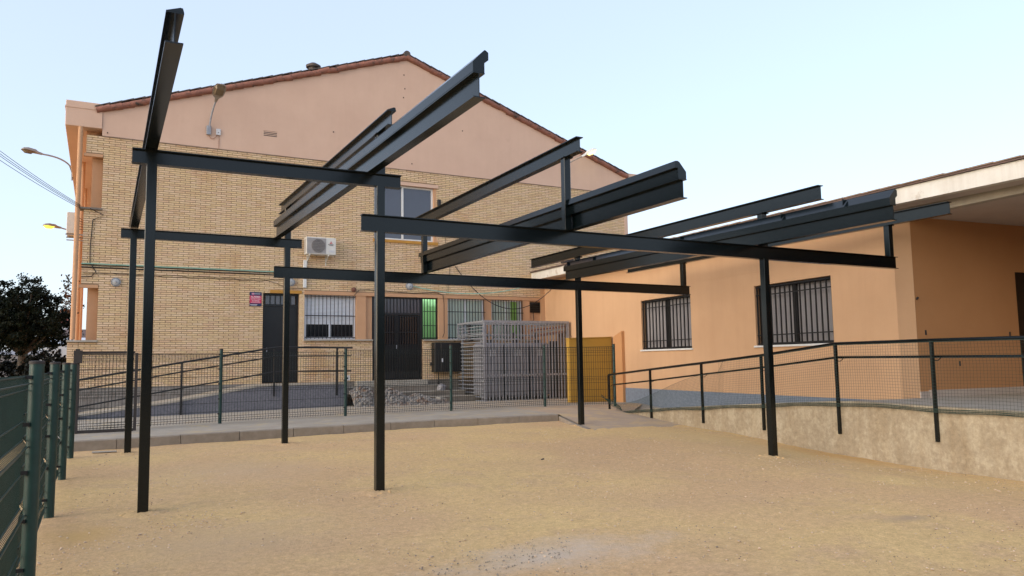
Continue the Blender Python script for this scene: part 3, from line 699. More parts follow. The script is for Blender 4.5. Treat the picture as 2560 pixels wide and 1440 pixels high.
# window with the white roller shutter
W1 = MB(); y0 = 0.10
W1.box(4.752, 4.83, y0, y0+.06, 2.382, 3.785); W1.box(6.33, 6.402, y0, y0+.06, 2.382, 3.785); W1.box(4.83, 6.33, y0, y0+.06, 2.382, 2.46)
W1.box(5.55, 5.62, y0+.004, y0+.055, 2.46, 2.86); W1.box(4.83, 6.33, y0, y0+.06, 3.70, 3.785)
W1 = W1.build('window', 'shutter_white', B)
q = MB(); nS = 20
for i in range(nS):
    a = lerp(2.86, 3.70, i/nS); b_ = lerp(2.86, 3.70, (i+1)/nS)
    q.add([(4.832, y0+.025, a), (6.328, y0+.025, a), (6.328, y0+.012, (a+b_)/2), (4.832, y0+.012, (a+b_)/2), (6.328, y0+.025, b_-.003), (4.832, y0+.025, b_-.003)], [(0, 1, 2, 3), (3, 2, 4, 5)])
q.build('roller_shutter', 'shutter_white', W1)
for a, b_ in ((4.83, 5.55), (5.62, 6.33)):
    q = MB(); q.box(a, b_, y0+.03, y0+.04, 2.46, 2.86); q.build('pane', 'dark_glass', W1)
bars(W1, 4.78, 6.38, 2.40, 3.775, 13, 0.03, hz=(2.44, 3.13, 3.74), r=0.008)
# green lit window next to the main door
W2 = MB(); W2.box(8.693, 8.74, .1, .15, 2.382, 3.785); W2.box(9.22, 9.262, .1, .15, 2.382, 3.785); W2.box(8.74, 9.22, .1, .15, 2.382, 2.42); W2.box(8.74, 9.22, .1, .15, 3.75, 3.785)
W2 = W2.build('window', 'black_iron', B)
q = MB(); q.box(8.74, 9.22, .12, .13, 2.42, 3.75); q.build('pane', 'lit_green', W2)
bars(W2, 8.72, 9.24, 2.40, 3.775, 5, 0.03, hz=(2.44, 2.85, 3.33), r=0.010)
# two pale windows behind the cage
for a, b_, lime in ((9.62, 11.015, None), (11.305, 12.545, (12.12, 12.36))):
    q = MB(); q.box(a, a+.05, .1, .15, 2.382, 3.785); q.box(b_-.05, b_, .1, .15, 2.382, 3.785); q.box(a+.05, b_-.05, .1, .15, 2.382, 2.43); q.box(a+.05, b_-.05, .1, .15, 3.74, 3.785)
    mid = (a+b_)/2; q.box(mid-.025, mid+.025, .102, .148, 2.43, 3.74); Wn = q.build('window', 'shutter_white', B)
    for p0, p1 in ((a+.05, mid-.025), (mid+.025, b_-.05)):
        if lime and p1 > lime[0]:
            for c0, c1, mm in ((p0, lime[0], 'pale_glass'), (lime[0], lime[1], 'lime_glass'), (lime[1], p1, 'pale_glass')):
                q = MB(); q.box(c0, c1-.003, .12, .13, 2.43, 3.74); q.build('pane', mm, Wn)
        else: q = MB(); q.box(p0, p1, .12, .13, 2.43, 3.74); q.build('pane', 'pale_glass', Wn)
    bars(Wn, a-.02, b_+.02, 2.40, 3.775, 13 if not lime else 12, -0.03, hz=(2.44, 2.88, 3.33), r=0.010)
# upper window
q = MB(); y0 = 0.08
q.box(7.0, 7.07, y0, y0+.05, 5.70, 7.57); q.box(9.05, 9.12, y0, y0+.05, 5.70, 7.57); q.box(7.07, 9.05, y0, y0+.05, 7.51, 7.57); q.box(7.07, 9.05, y0, y0+.05, 5.70, 5.76); q.box(7.975, 8.045, y0-.01, y0+.05, 5.76, 7.51)
WU = q.build('window', 'white_paint', B)
for a, b_ in ((7.07, 7.975), (8.045, 9.05)):
    q = MB(); q.box(a, b_, y0+.02, y0+.03, 5.76, 7.51); q.build('pane', 'smoke_glass', WU)
q = MB(); q.box(6.95, 9.27, -0.05, 0.18, 7.575, 7.69); q.build('lintel', 'plaster', B)
q = MB(); q.box(9.12, 9.209, 0.0, 0.18, 5.70, 7.574); q.build('jamb', 'peach', B)
q = MB(); q.box(6.96, 9.25, -0.06, 0.18, 5.60, 5.695); q.build('sill', 'mustard', B)
q = MB(); q.bbox(9.24, 9.35, -0.10, -0.015, 6.98, 7.19, 0.01); q.build('alarm_siren', 'cab_black', B)
# ventilation slots in the gable
q = MB()
for i in range(3): q.box(3.43, 3.83, -0.033, 0.0, 8.70+i*0.05, 8.722+i*0.05)
q.build('vent_slot', 'cable_black', B)
q = MB(); q.box(3.42, 3.84, -0.036, -0.031, 8.855, 8.862); q.build('vent_trim', 'terracotta', B)
q = MB(); q.box(6.06, 6.20, -0.02, 0.0, 1.08, 1.24); Vt = q.build('vent_plate', 'white_paint', B)
q = MB(); q.tube([(6.13, -0.024, 1.15), (6.13, -0.0205, 1.15)], 0.03, 10); q.build('vent_hole', 'cable_black', Vt)
# small holes / marks left in the plaster
q = MB()
for s_, z_ in ((8.02, 11.42), (8.05, 10.94), (8.0, 10.62), (10.2, 9.75), (-0.85, 8.22), (5.6, 9.1), (8.3, 8.35)): q.tube([(s_, -0.036, z_), (s_+.02, -0.028, z_)], 0.022, 6)
q.build('plaster_hole', 'brown_bar', B)
# black ventilation grille at the right end
q = MB(); q.box(12.86, 13.27, -0.02, 0.10, 3.36, 3.40); q.box(12.86, 13.27, -0.02, 0.10, 3.70, 3.74); q.box(12.86, 12.89, -0.02, 0.10, 3.40, 3.70); q.box(13.24, 13.27, -0.02, 0.10, 3.40, 3.70); q.box(12.89, 13.24, 0.02, 0.025, 3.40, 3.70)
V = q.build('vent', 'cab_black', B)
for i in range(4):
    q = MB(); q.add([(12.89, -0.02, 3.42+i*.075), (13.24, -0.02, 3.42+i*.075), (13.24, 0.03, 3.455+i*.075), (12.89, 0.03, 3.455+i*.075)], [(0, 1, 2, 3)]); q.build('slat', 'black_iron', V)
q = MB(); q.tube([(13.0, 0, 3.36), (13.0, -0.02, 3.1), (12.95, -0.02, 3.05)], 0.012, 6); q.build('drain', 'cable_black', V)
# side door
q = MB(); y0 = 0.12
q.box(3.502, 3.56, y0, y0+.06, 1.062, 3.79); q.box(4.53, 4.588, y0, y0+.06, 1.062, 3.79); q.box(3.56, 4.53, y0, y0+.06, 3.74, 3.79); q.box(3.56, 4.53, y0, y0+.06, 3.40, 3.46)
D1 = q.build('door', 'door_paint', B)
q = MB(); q.box(3.565, 4.525, y0+.015, y0+.05, 1.07, 3.395); q.build('panel', 'door_paint', D1)
for i in range(6):
    a = lerp(3.58, 4.51, i/6)+.018; b_ = lerp(3.58, 4.51, (i+1)/6)-.018
    q = MB(); q.box(a, b_, y0+.025, y0+.032, 3.47, 3.73); q.build('pane', 'transom_glass', D1)
q = MB()
for i in range(1, 6): q.box(lerp(3.58, 4.51, i/6)-.016, lerp(3.58, 4.51, i/6)+.016, y0+.01, y0+.04, 3.46, 3.74)
q.build('muntin', 'door_paint', D1)
q = MB(); q.box(3.64, 3.665, y0-.02, y0+.015, 2.0, 2.13); q.build('handle', 'galvanised', D1)
# main double door: frame, leaves with ribs, transom
q = MB(); y0 = 0.06
q.box(6.95, 7.02, y0, y0+.07, 1.062, 3.785); q.box(8.62, 8.688, y0, y0+.07, 1.062, 3.785); q.box(7.02, 8.62, y0, y0+.07, 3.73, 3.785); q.box(7.02, 8.62, y0-.005, y0+.07, 3.20, 3.27)
D2 = q.build('door', 'door_paint', B)
for a, b_ in ((7.03, 7.81), (7.83, 8.61)):
    q = MB(); q.box(a, b_, y0+.03, y0+.06, 1.07, 3.19); q.box(a+.02, b_-.02, y0+.012, y0+.0295, 2.05, 2.22); q.box(a+.02, b_-.02, y0+.012, y0+.0295, 1.08, 1.34)
    q.box(a, a+.05, y0+.01, y0+.0295, 1.07, 3.19); q.box(b_-.05, b_, y0+.01, y0+.0295, 1.07, 3.19); q.build('door_leaf', 'door_paint', D2)
    q = MB(); q.box(a+.05, b_-.05, y0+.026, y0+.0292, 2.23, 3.15); q.build('pane', 'dark_glass', D2)
q = MB(); q.box(7.02, 8.62, y0+.03, y0+.04, 3.27, 3.73); q.build('pane', 'transom_glass', D2)
bars(D2, 7.06, 8.58, 1.35, 3.18, 17, y0-.012, 'door_paint', 0.010, hz=(1.75, 2.62))
bars(D2, 7.06, 8.58, 3.27, 3.73, 13, y0+.01, 'door_paint', 0.012)
q = MB(); q.box(7.78, 7.80, y0-.03, y0+.01, 2.08, 2.20); q.build('handle', 'galvanised', D2)
q = MB(); q.box(6.35, 8.75, -0.33, -0.052, 0.90, 1.055); q.build('doorstep', 'concrete', B)

# ------------------------------------------------------------------ things fixed to the brick facade
def ft(name, label, cat, group=None): return place_f(thing(name, label, cat, group=group))
def ac_unit(name, label, s0, z0, w_, h, d=0.30, y1=-0.08):
    t = ft(name, label, 'air conditioner')
    q = MB(); q.bbox(s0, s0+w_, y1-d, y1, z0, z0+h, 0.014); q.build('casing', 'ac_body', t)
    cx, cz, r = s0+w_*0.40, z0+h*0.50, h*0.40
    q = MB(); q.box(s0+0.02, s0+w_*0.66, y1-d-.006, y1-d+.002, z0+.03, z0+h-.03); q.build('fan_panel', 'ac_grille', t)
    q = MB(); q.tube([(cx, y1-d-.008, cz), (cx, y1-d-.0065, cz)], r, 28); q.build('fan', 'ac_fan', t)
    q = MB()
    for k_ in range(7):
        rr = r*(k_+1)/7.3; pts = [(cx+rr*math.cos(a), y1-d-.014, cz+rr*math.sin(a)) for a in [2*math.pi*j/26 for j in range(27)]]; q.tube(pts, 0.0045, 4, False)
    for k_ in range(9):
        zz = cz-r*0.9+k_*r*0.225; hw = math.sqrt(max(0.0, r*r-(zz-cz)**2)); q.tube([(cx-hw, y1-d-.017, zz), (cx+hw, y1-d-.017, zz)], 0.004, 4)
    q.build('fan_guard', 'ac_grille', t)
    q = MB()
    for k_ in range(13): q.box(s0-.004, s0+.0, y1-d+.03, y1-.03, z0+.05+k_*(h-.1)/13, z0+.068+k_*(h-.1)/13)
    q.build('side_louvre', 'ac_grille', t)
    for sx in (s0+w_*.12, s0+w_*.75):
        q = MB(); q.box(sx-.015, sx+.015, y1-d, -0.015, z0-.035, z0-.002); q.extr([(-.012, -.012), (.012, -.012), (.012, .012), (-.012, .012)], (sx, y1-d+.03, z0-.03), (sx, -0.02, z0-.22)); q.box(sx-.015, sx+.015, -0.03, -0.012, z0-.30, z0-.002)
        q.build('bracket', 'ac_body', t)
    return t, cx, cz
t, cx, cz = ac_unit('air_conditioner', 'white air conditioning unit with round fan and red diamond logo on the brick wall', 4.70, 5.02, 0.93, 0.54)
def diamond(q, x, z, a, L, W_, y):
    c, s_ = math.cos(a), math.sin(a)
    pts = [(0, 0), (L/2, W_/2), (L, 0), (L/2, -W_/2)]
    q.add([(x+p[0]*c-p[1]*s_, y, z+p[0]*s_+p[1]*c) for p in pts], [(0, 1, 2, 3)])
q = MB()
for a in (90, 210, 330): diamond(q, 5.47, 5.40, R(a), 0.052, 0.034, -0.3865)
q.build('logo', 'logo_red', t)
def text(s_, size, x, y, z, m, parent, rot=(R(90), 0, 0), align='CENTER', name='lettering', depth=0.0006, sx=1.0):
    cu = bpy.data.curves.new(name, 'FONT'); cu.body = s_; cu.size = size; cu.align_x = align; cu.align_y = 'CENTER'; cu.extrude = depth; cu.offset = size*0.012
    o = bpy.data.objects.new(name, cu); me = bpy.data.meshes.new_from_object(o); bpy.data.objects.remove(o)
    o = bpy.data.objects.new(name, me); col.objects.link(o); me.materials.append(MT[m]); o.parent = parent; o.location = (x, y, z); o.rotation_euler = rot; o.scale = (sx, 1, 1)
    return o
text('MITSUBISHI', 0.036, 5.47, -0.3868, 5.345, 'ink', t, name='lettering'); text('ELECTRIC', 0.028, 5.47, -0.3868, 5.315, 'ink', t, name='lettering')
q = MB(); q.box(5.40, 5.56, -0.387, -0.3815, 5.10, 5.17); q.build('rating_label', 'label_grey', t)
q = MB(); q.bbox(4.69, 4.79, -0.09, -0.015, 3.99, 4.86, 0.006); tag(q.build('conduit', 'white_paint'), 'white vertical pipe cover running down the bricks below the air conditioner', 'conduit'); o = bpy.data.objects['conduit']; place_f(o)
# side air conditioner beyond the left corner
t = thing('air_conditioner', 'grey air conditioning unit seen from its side beyond the round corner column', 'air conditioner', (-2.12, 29.25, 6.0), FA)
q = MB(); q.bbox(0, 0.36, -0.4, 0.4, 0.05, 0.76, 0.014); q.build('casing', 'ac_body', t)
q = MB()
for k_ in range(8): q.box(-0.006, 0.0, -0.33, 0.33, 0.12+k_*.075, 0.145+k_*.075)
q.build('side_louvre', 'ac_grille', t)
for y_ in (-.34, .34): q = MB(); q.box(-0.02, 0.55, y_-.02, y_+.02, 0.0, 0.045); q.build('bracket', 'ac_grille', t)
q = MB(); q.tube([(0, 0, -0.12), (0.55, 0, -0.12)], .02, 6); q.build('pipe', 'ac_grille', t)
q = MB()
for k_ in range(5): q.tube([(0.3, -0.42, .6-.1*k_), (0.5+.02*k_, -.45, .5-.08*k_), (.62, -.4, .2-.1*k_)], .012, 5)
q.build('hose', 'cable_black', t)
# bulkhead lamps
def bulkhead(label, s_, z_):
    t = ft('wall_lamp', label, 'wall lamp', 'round bulkhead lamps on the brick wall')
    q = MB(); q.tube([(s_, -0.012, z_), (s_, -0.05, z_)], 0.125, 20); q.build('base', 'galvanised', t, smooth=True)
    q = MB(); q.tube([(s_, -0.05, z_), (s_, -0.085, z_), (s_, -0.105, z_)], [0.105, 0.09, 0.03], 20); q.build('lens', 'bulkhead_glass', t, smooth=True)
    q = MB(); pts = [(s_+.115*math.cos(a), -0.06, z_+.115*math.sin(a)) for a in [2*math.pi*j/24 for j in range(25)]]; q.tube(pts, .012, 5, False)
    for a in (0, 60, 120): q.tube([(s_+.11*math.cos(R(a)), -.065, z_+.11*math.sin(R(a))), (s_, -.115, z_), (s_-.11*math.cos(R(a)), -.065, z_-.11*math.sin(R(a)))], .006, 5)
    q.build('guard', 'galvanised', t); return t
bulkhead('round bulkhead lamp nearest the left corner of the brick wall, above the small opening', -0.50, 3.98)
bulkhead('round bulkhead lamp half hidden by a pergola post above the side door', 4.32, 4.15)
bulkhead('round bulkhead lamp on the bricks above the main double door', 8.21, 4.16)
q = MB(); q.tube([(6.31, -0.012, 3.985), (6.31, -0.09, 3.985)], 0.075, 14); q.tube([(6.31, -0.09, 3.985), (6.31, -0.115, 3.985)], [.06, .03], 14)
o = tag(q.build('alarm_bell', 'rust', smooth=True), 'small round rusty bell on the peach band above the shuttered window', 'bell'); place_f(o)

# warning sign
t = ft('alarm_sign', 'small red and navy alarm warning sign on the bricks beside the side door', 'sign')
q = MB(); q.box(3.105, 3.45, -0.024, -0.016, 3.385, 3.815); q.build('board', 'sign_navy', t)
q = MB(); q.box(3.105, 3.45, -0.0255, -0.0242, 3.475, 3.705); q.build('red_panel', 'sign_red', t)
text('ALARMA', 0.072, 3.2775, -0.0262, 3.665, 'sign_white', t, sx=1.0); text('CONECTADA', 0.046, 3.2775, -0.0262, 3.602, 'sign_white', t, sx=1.0); text('24 HORAS', 0.05, 3.2775, -0.0262, 3.543, 'sign_white', t, sx=1.0)
q = MB(); q.box(3.16, 3.235, -0.0252, -0.0242, 3.735, 3.785); q.build('emblem', 'sign_pink', t)
q = MB(); q.box(3.12, 3.33, -0.0252, -0.0242, 3.425, 3.437); q.box(3.15, 3.31, -0.0252, -0.0242, 3.405, 3.412); q.box(3.24, 3.42, -0.0252, -0.0242, 3.765, 3.772); q.box(3.24, 3.40, -0.0252, -0.0242, 3.748, 3.754); q.box(3.15, 3.41, -0.0262, -0.0256, 3.492, 3.499); q.build('print_line', 'sign_white', t)

# gable floodlight, unlit, with its box
def street_head(parent, p, d, L=0.55, W_=0.17, lens='lamp_glass', body='lamp_body'):
    """cobra-style lantern: p = fixing end, d = direction; lens underneath"""
    p = Vector(p); d = Vector(d).normalized(); sd_ = d.cross(Vector((0, 0, 1))).normalized(); u = sd_.cross(d)
    def ring(t, hw, zt, zb): return [p+d*t*L-sd_*hw+u*zb, p+d*t*L-sd_*hw*0.75+u*zt, p+d*t*L+sd_*hw*.75+u*zt, p+d*t*L+sd_*hw+u*zb]
    rings = [ring(0, .035, .03, -.03), ring(.22, .055, .05, -.03), ring(.38, W_*.85, .085, -.01), ring(.75, W_, .09, 0), ring(.95, W_*.75, .06, 0), ring(1.0, W_*.4, .02, 0)]
    vs = [v for r_ in rings for v in r_]; fs = []
    for i in range(len(rings)-1):
        for k_ in range(4): fs.append((i*4+k_, i*4+(k_+1) % 4, i*4+4+(k_+1) % 4, i*4+4+k_))
    fs += [(0, 1, 2, 3), tuple(len(vs)-4+k_ for k_ in range(4))]
    q = MB(); q.add(vs, fs); q.build('lamp_head', body, parent)
    r2 = []
    for t_, hw, zb in ((.40, W_*.7, -.012), (.5, W_*.78, -.075), (.8, W_*.78, -.085), (.95, W_*.6, -.012)):
        r2.append([p+d*t_*L-sd_*hw-u*.004, p+d*t_*L-sd_*hw*.7+u*zb, p+d*t_*L+sd_*hw*.7+u*zb, p+d*t_*L+sd_*hw-u*.004])
    vs = [v for r_ in r2 for v in r_]; fs = []
    for i in range(3):
        for k_ in range(4): fs.append((i*4+k_, i*4+(k_+1) % 4, i*4+4+(k_+1) % 4, i*4+4+k_))
    fs += [(0, 1, 2, 3), (12, 13, 14, 15)]
    q = MB(); q.add(vs, fs); q.build('lens', lens, parent)
def bez(a, b_, c, n_=8): return [tuple(Vector(a)*(1-t)**2+Vector(b_)*2*t*(1-t)+Vector(c)*t*t) for t in [i/n_ for i in range(n_+1)]]
t = ft('wall_street_lamp', 'unlit street lantern on a bent arm fixed to the salmon gable', 'lamp')
q = MB(); q.tube(bez((1.83, -0.07, 8.55), (1.86, -0.10, 9.1), (1.97, -0.42, 9.45), 8), 0.026, 8); q.build('arm', 'galvanised', t, smooth=True)
q = MB(); q.bbox(1.77, 1.89, -0.11, -0.032, 8.50, 8.78, .01)
for zz in (8.54, 8.61, 8.68, 8.74): q.box(1.755, 1.905, -.09, -.05, zz, zz+.02)
q.build('bracket', 'galvanised', t)
street_head(t, (1.96, -0.40, 9.44), (0.10, -0.62, 0.42), 0.66, 0.19)
t = ft('junction_box', 'small grey junction box on the gable beside the unlit lantern foot', 'box')
q = MB(); q.bbox(2.04, 2.17, -0.075, -0.032, 8.53, 8.72, .008); q.build('casing', 'label_grey', t)
q = MB(); q.box(2.09, 2.12, -0.078, -0.0745, 8.59, 8.615); q.build('latch', 'ink', t)
q = MB(); q.tube(bez((1.84, -.05, 8.50), (1.92, -.05, 8.28), (2.08, -.05, 8.53)), .007, 5); q.tube([(2.13, -.045, 8.53), (2.13, -.045, 8.13)], .006, 5); q.build('cable', 'terracotta', t)
t = ft('wall_street_lamp', 'lit street lantern standing off the right slope of the gable, glowing yellow', 'lamp')
q = MB(); q.tube(bez((14.3, -0.05, 8.85), (14.5, -0.3, 9.05), (14.98, -0.55, 9.28)), 0.026, 8); q.build('arm', 'lamp_body', t, smooth=True)
street_head(t, (14.92, -0.52, 9.26), (0.80, -0.35, 0.40), 0.62, 0.17, 'lit_lamp', 'white_paint')
# street lanterns on the left side of the building
t = thing('wall_street_lamp', 'upper unlit street lantern on a long arm left of the building', 'lamp')
q = MB(); q.tube([(-2.30, 33.1, 8.75), (-2.31, 33.1, 9.07)]+bez((-2.32, 33.0, 9.2), (-2.49, 32.4, 9.44), (-3.12, 31.1, 9.18))[1:], 0.03, 8); q.build('arm', 'galvanised', t, smooth=True)
street_head(t, (-3.10, 31.1, 9.18), (-0.55, -0.25, 0.04), 0.66, 0.17)
t = thing('wall_street_lamp', 'lower lit street lantern left of the building beside the grey air conditioner', 'lamp')
q = MB(); q.tube([(-2.05, 32.9, 6.69), (-2.38, 32.6, 6.76), (-2.55, 32.4, 6.78)], 0.025, 8); q.build('arm', 'galvanised', t, smooth=True)
street_head(t, (-2.53, 32.4, 6.78), (-0.6, -0.25, 0.02), 0.6, 0.15, 'lit_yellow')

# black cabinet on the wall
t = ft('electric_cabinet', 'black wall cabinet with dark stains below, left of the cage', 'cabinet')
q = MB(); q.bbox(9.0, 9.98, -0.32, -0.012, 1.29, 2.27, .012); q.build('casing', 'cab_black', t)
q = MB(); q.bbox(9.22, 9.95, -0.335, -0.318, 1.33, 2.23, .006); q.build('door', 'cab_black', t)
q = MB(); q.box(9.24, 9.30, -0.338, -0.3345, 1.62, 1.74); q.build('sticker', 'label_grey', t)
q = MB(); q.tube([(9.22, -.1, 1.29), (9.22, -.07, .75), (9.2, -.07, .6)], .018, 6); q.tube([(8.97, -.05, 1.5), (8.97, -.05, 1.62)], .03, 6); q.build('pipe', 'brown_bar', t)
# cables along the wall
def cable(label, pts, r, m, name='cable', cat='cable'):
    q = MB(); q.tube(pts, r, 6); o = tag(q.build(name, m, smooth=True), label, cat); place_f(o); return o
def wavy(s0, s1, z0, z1, n_, amp, y, seed, sag=0):
    r_ = random.Random(seed); return [(lerp(s0, s1, i/n_), y, lerp(z0, z1, i/n_)+r_.uniform(-amp, amp)-sag*4*(i/n_)*(1-i/n_)) for i in range(n_+1)]
cable('pale green conduit running along the brick wall above the doors', wavy(-1.36, 13.2, 4.47, 4.43, 60, .006, -.028, 1), .017, 'cable_green', 'wall_conduit', 'conduit')
cable('dark green cable just above the black one along the brick wall', wavy(-1.36, 13.2, 4.435, 4.40, 60, .008, -.024, 2), .010, 'fence_wire', 'wall_cable')
cable('thick black cable running straight along the brick wall', wavy(-1.36, 13.2, 4.375, 4.34, 60, .006, -.03, 3), .017, 'cable_black', 'wall_cable')
cable('thin slack black wire below the thick black cable on the bricks', wavy(-1.3, 4.3, 4.22, 4.20, 40, .022, -.022, 4), .006, 'cable_black', 'wall_cable')
cable('second thin slack wire drooping towards the side door lamp', wavy(-1.0, 3.6, 4.20, 4.16, 30, .02, -.022, 5)+[(3.9, -.03, 4.1), (4.2, -.03, 3.95), (4.68, -.03, 3.97)], .006, 'cable_black', 'wall_cable')
cable('black cable dropping down the left brick corner under the corner opening', [(-1.2, -.1, 6.0), (-.85, -.05, 5.85), (-1.12, -.03, 5.7), (-1.16, -.03, 4.9), (-1.15, -.03, 4.5), (-1.0, -.03, 4.25), (-1.1, -.03, 4.12), (-1.35, -.03, 4.1)], .012, 'cable_black', 'wall_cable')
cable('black wire from the small bell across to the main door lamp', [(6.33, -.03, 3.80), (6.5, -.03, 3.98), (6.8, -.035, 4.0), (7.5, -.035, 3.96), (8.3, -.035, 3.93), (9.2, -.035, 3.97), (9.42, -.05, 3.9), (9.46, -.05, 3.6), (9.46, -.05, 2.6), (9.4, -.05, 2.45)], .010, 'cable_black', 'wall_cable')
cable('thin wire looping from the siren of the upper window down the bricks', [(9.3, -.03, 7.0), (9.42, -.03, 6.7), (9.5, -.03, 6.3), (9.55, -.03, 5.6), (9.7, -.03, 4.9), (9.62, -.03, 4.2), (9.62, -.03, 3.95)], .007, 'cable_black', 'wall_cable')
def sagline(a, b_, sag, n_=14): return [tuple(Vector(a).lerp(Vector(b_), i/n_)-Vector((0, 0, sag*4*(i/n_)*(1-i/n_)))) for i in range(n_+1)]
cable('pale green cable sagging between the main door lamp and the orange building', sagline((8.35, -.06, 4.16), (13.0, -.5, 4.42), .33), .017, 'cable_green', 'hanging_cable')
cable('black cable looping low in front of the dark ventilation grille', sagline((9.9, -.03, 4.9), (13.35, -1.0, 4.30), 1.15, 18), .014, 'cable_black', 'hanging_cable')

# overhead wires to the left corner
for i, (zl, lab) in enumerate(((0.0, 'uppermost of the thin wires running from the corner up to the left'), (-.12, 'second wire from the top reaching the left corner of the building'), (-.2, 'third wire from the top reaching the left corner of the building'), (-.40, 'lowest of the thin wires running to the left corner'))):
    a = fl(-1.42, -.05, 6.08-0.03*i); b_ = Vector((-8.1, 17.3, 11.3+zl*1.6))
    q = MB(); q.tube(sagline(b_, a, 0.55, 20), .0075, 5); tag(q.build('overhead_wire', 'cable_black', smooth=True), lab, 'wire', 'overhead wires at the left corner')

# trailing plant behind the corner column
def leaves(mb, pts_fn, n_, size, rnd):
    for _ in range(n_):
        p = Vector(pts_fn()); a = Vector((rnd.gauss(0, 1), rnd.gauss(0, 1), rnd.gauss(0, 1))).normalized(); b_ = a.orthogonal().normalized(); s_ = size*rnd.uniform(.6, 1.3)
        c = a.cross(b_)
        mb.add([p-b_*s_*.5, p+c*s_*.32, p+b_*s_*.5, p-c*s_*.32], [(0, 1, 2, 3)])
rp = random.Random(21)
t = thing('trailing_plant', 'reddish trailing plant hanging beside the round corner column', 'plant', (-2.11, 29.7, 3.45))
q = MB(); q.tube([(0.25, 0, 1.35), (0.08, 0, 1.1), (0.0, 0, .7), (0.12, 0, .35)], .012, 5); q.tube([(0.2, 0, .5), (0.02, 0, .35), (-.02, 0, .05)], .01, 5); q.build('stem', 'bark', t)
q = MB()
def vp():
    u = rp.random()
    if u < .55: return (rp.gauss(.05, .10), rp.gauss(0, .12), rp.uniform(.55, 1.3))
    return (rp.gauss(.10, .10), rp.gauss(0, .12), rp.uniform(.0, .5))
leaves(q, vp, 170, .10, rp); q.build('foliage', 'vine', t)

# ------------------------------------------------------------------ left access ramp with landing, in front of the brick wall
DR = -1.80
def prof_top(s_):
    pts = [(-1.62, 0.33), (-1.25, 0.43), (1.05, 0.71), (3.05, 1.045), (3.5, 1.06), (5.58, 1.055)]
    for (a, za), (b_, zb) in zip(pts, pts[1:]):
        if a <= s_ <= b_: return lerp(za, zb, (s_-a)/(b_-a))
    return pts[0][1] if s_ < pts[0][0] else pts[-1][1]
xs = [-1.9, -1.25, 0, 1.05, 2.0, 3.05, 3.5, 4.6, 5.58]
mb = MB(); mb.prism([(x, 0.05) for x in (xs[0], xs[-1])]+[(x, prof_top(x)-.05) for x in reversed(xs)], 'y', DR, DR+0.12)
o = mb.build('ramp_wall', 'stucco_grey'); place_f(o)
tag(o, 'dark grey stucco side wall of the access ramp below the brick wall', 'ramp wall')
mb = MB(); mb.prism([(x, 0.05) for x in (xs[0], xs[-1]-.002)]+[(x if x < 5.5 else x-.002, prof_top(x)-.012) for x in reversed(xs)], 'y', DR+.122, -0.052)
o = mb.build('ramp', 'pavement', kind='structure'); place_f(o)
mb = MB(); mb.prism([(x, prof_top(x)-.048) for x in xs]+[(x, prof_top(x)) for x in reversed(xs)], 'y', DR-.015, DR+.16)
cop = mb.build('coping', 'concrete', o)

# handrail of that ramp
H = ft('handrail', 'dark three-rail handrail climbing along the grey access ramp', 'handrail')
yr = DR-0.055
def rail(parent, pts, r=0.024, m='black_iron', name='rail'):
    q = MB(); q.tube(pts, r, 8); return q.build(name, m, parent, smooth=True)
rail(H, [(-1.3, yr, 1.295), (1.07, yr, 1.70), (3.48, yr, 2.085), (3.7, yr, 2.10), (5.74, yr, 2.075)], .027)
rail(H, [(-1.3, yr, 1.04), (1.07, yr, 1.45), (3.48, yr, 1.835), (3.7, yr, 1.85), (5.70, yr, 1.84)], .02)
rail(H, [(-1.3, yr, 0.62), (1.07, yr, 1.02), (3.48, yr, 1.405), (3.7, yr, 1.42), (5.70, yr, 1.40)], .02)
for s_, z0, z1 in ((-1.28, .28, 1.29), (1.11, .29, 1.69), (3.50, .73, 2.08), (5.28, .70, 2.07)):
    q = MB(); q.box(s_-.022, s_+.022, yr-.022, yr+.022, z0, z1); q.build('post', 'black_iron', H)

# steps to the main door
mb = MB(); St = None
treads = [(5.60, 9.15, -0.72, 0.885), (5.60, 9.75, -1.08, 0.70), (5.60, 10.9, -1.44, 0.535)]
stp_o = bpy.data.objects.new('steps', None); col.objects.link(stp_o); stp_o['kind'] = 'structure'; place_f(stp_o)
prev_y = -0.052
for i, (a, b_, y, z_) in enumerate(treads):
    q = MB(); q.bbox(a+.002*i, b_, y, prev_y-0.001 if i else -0.054, 0.05, z_-.02, .006); q.build('riser', 'brown_step', stp_o)
    q = MB(); q.bbox(a+.002*i, b_+.012, y-.02, (prev_y if i else -0.054)-.021*(i > 0)-.001, z_-.019, z_, .005); q.build('tread', 'concrete', stp_o)
    prev_y = y

# rubble heap
rr = random.Random(9)
RC = [(5.95, -2.0), (6.7, -2.0), (7.5, -2.1)]
def heap_h(x, y):     # local
    h = 0
    for cx_, cy_, hh, r in ((6.0, -1.95, .70, .8), (6.9, -1.9, .56, .8), (7.7, -2.0, .36, .8), (8.3, -2.05, .18, .55)):
        d = math.hypot(x-cx_, (y-cy_)*1.25)/r
        if d < 1: h = max(h, hh*(1-d**1.4))
    return h
mb = MB(); nx, ny = 34, 18; rj = random.Random(4)
for j in range(ny):
    for i in range(nx):
        x = 5.63+i*.1; y = -2.85+j*.095; mb.v.append((x, y, .30+heap_h(x, y)*.92+rj.uniform(-.02, .02)*(heap_h(x, y) > 0)-(0.05 if heap_h(x, y) <= 0 else 0)))
for j in range(ny-1):
    for i in range(nx-1): mb.f.append((j*nx+i, j*nx+i+1, (j+1)*nx+i+1, (j+1)*nx+i)); mb.tone.append(0)
o = mb.build('rubble_core', 'rubble_grey', kind='stuff'); place_f(o)
def heap_pt(r_):
    for _ in range(50):
        x = r_.uniform(5.65, 8.9); y = r_.uniform(-2.85, -1.25)
        if heap_h(x, y) > 0.01: return (x, y)
    return None
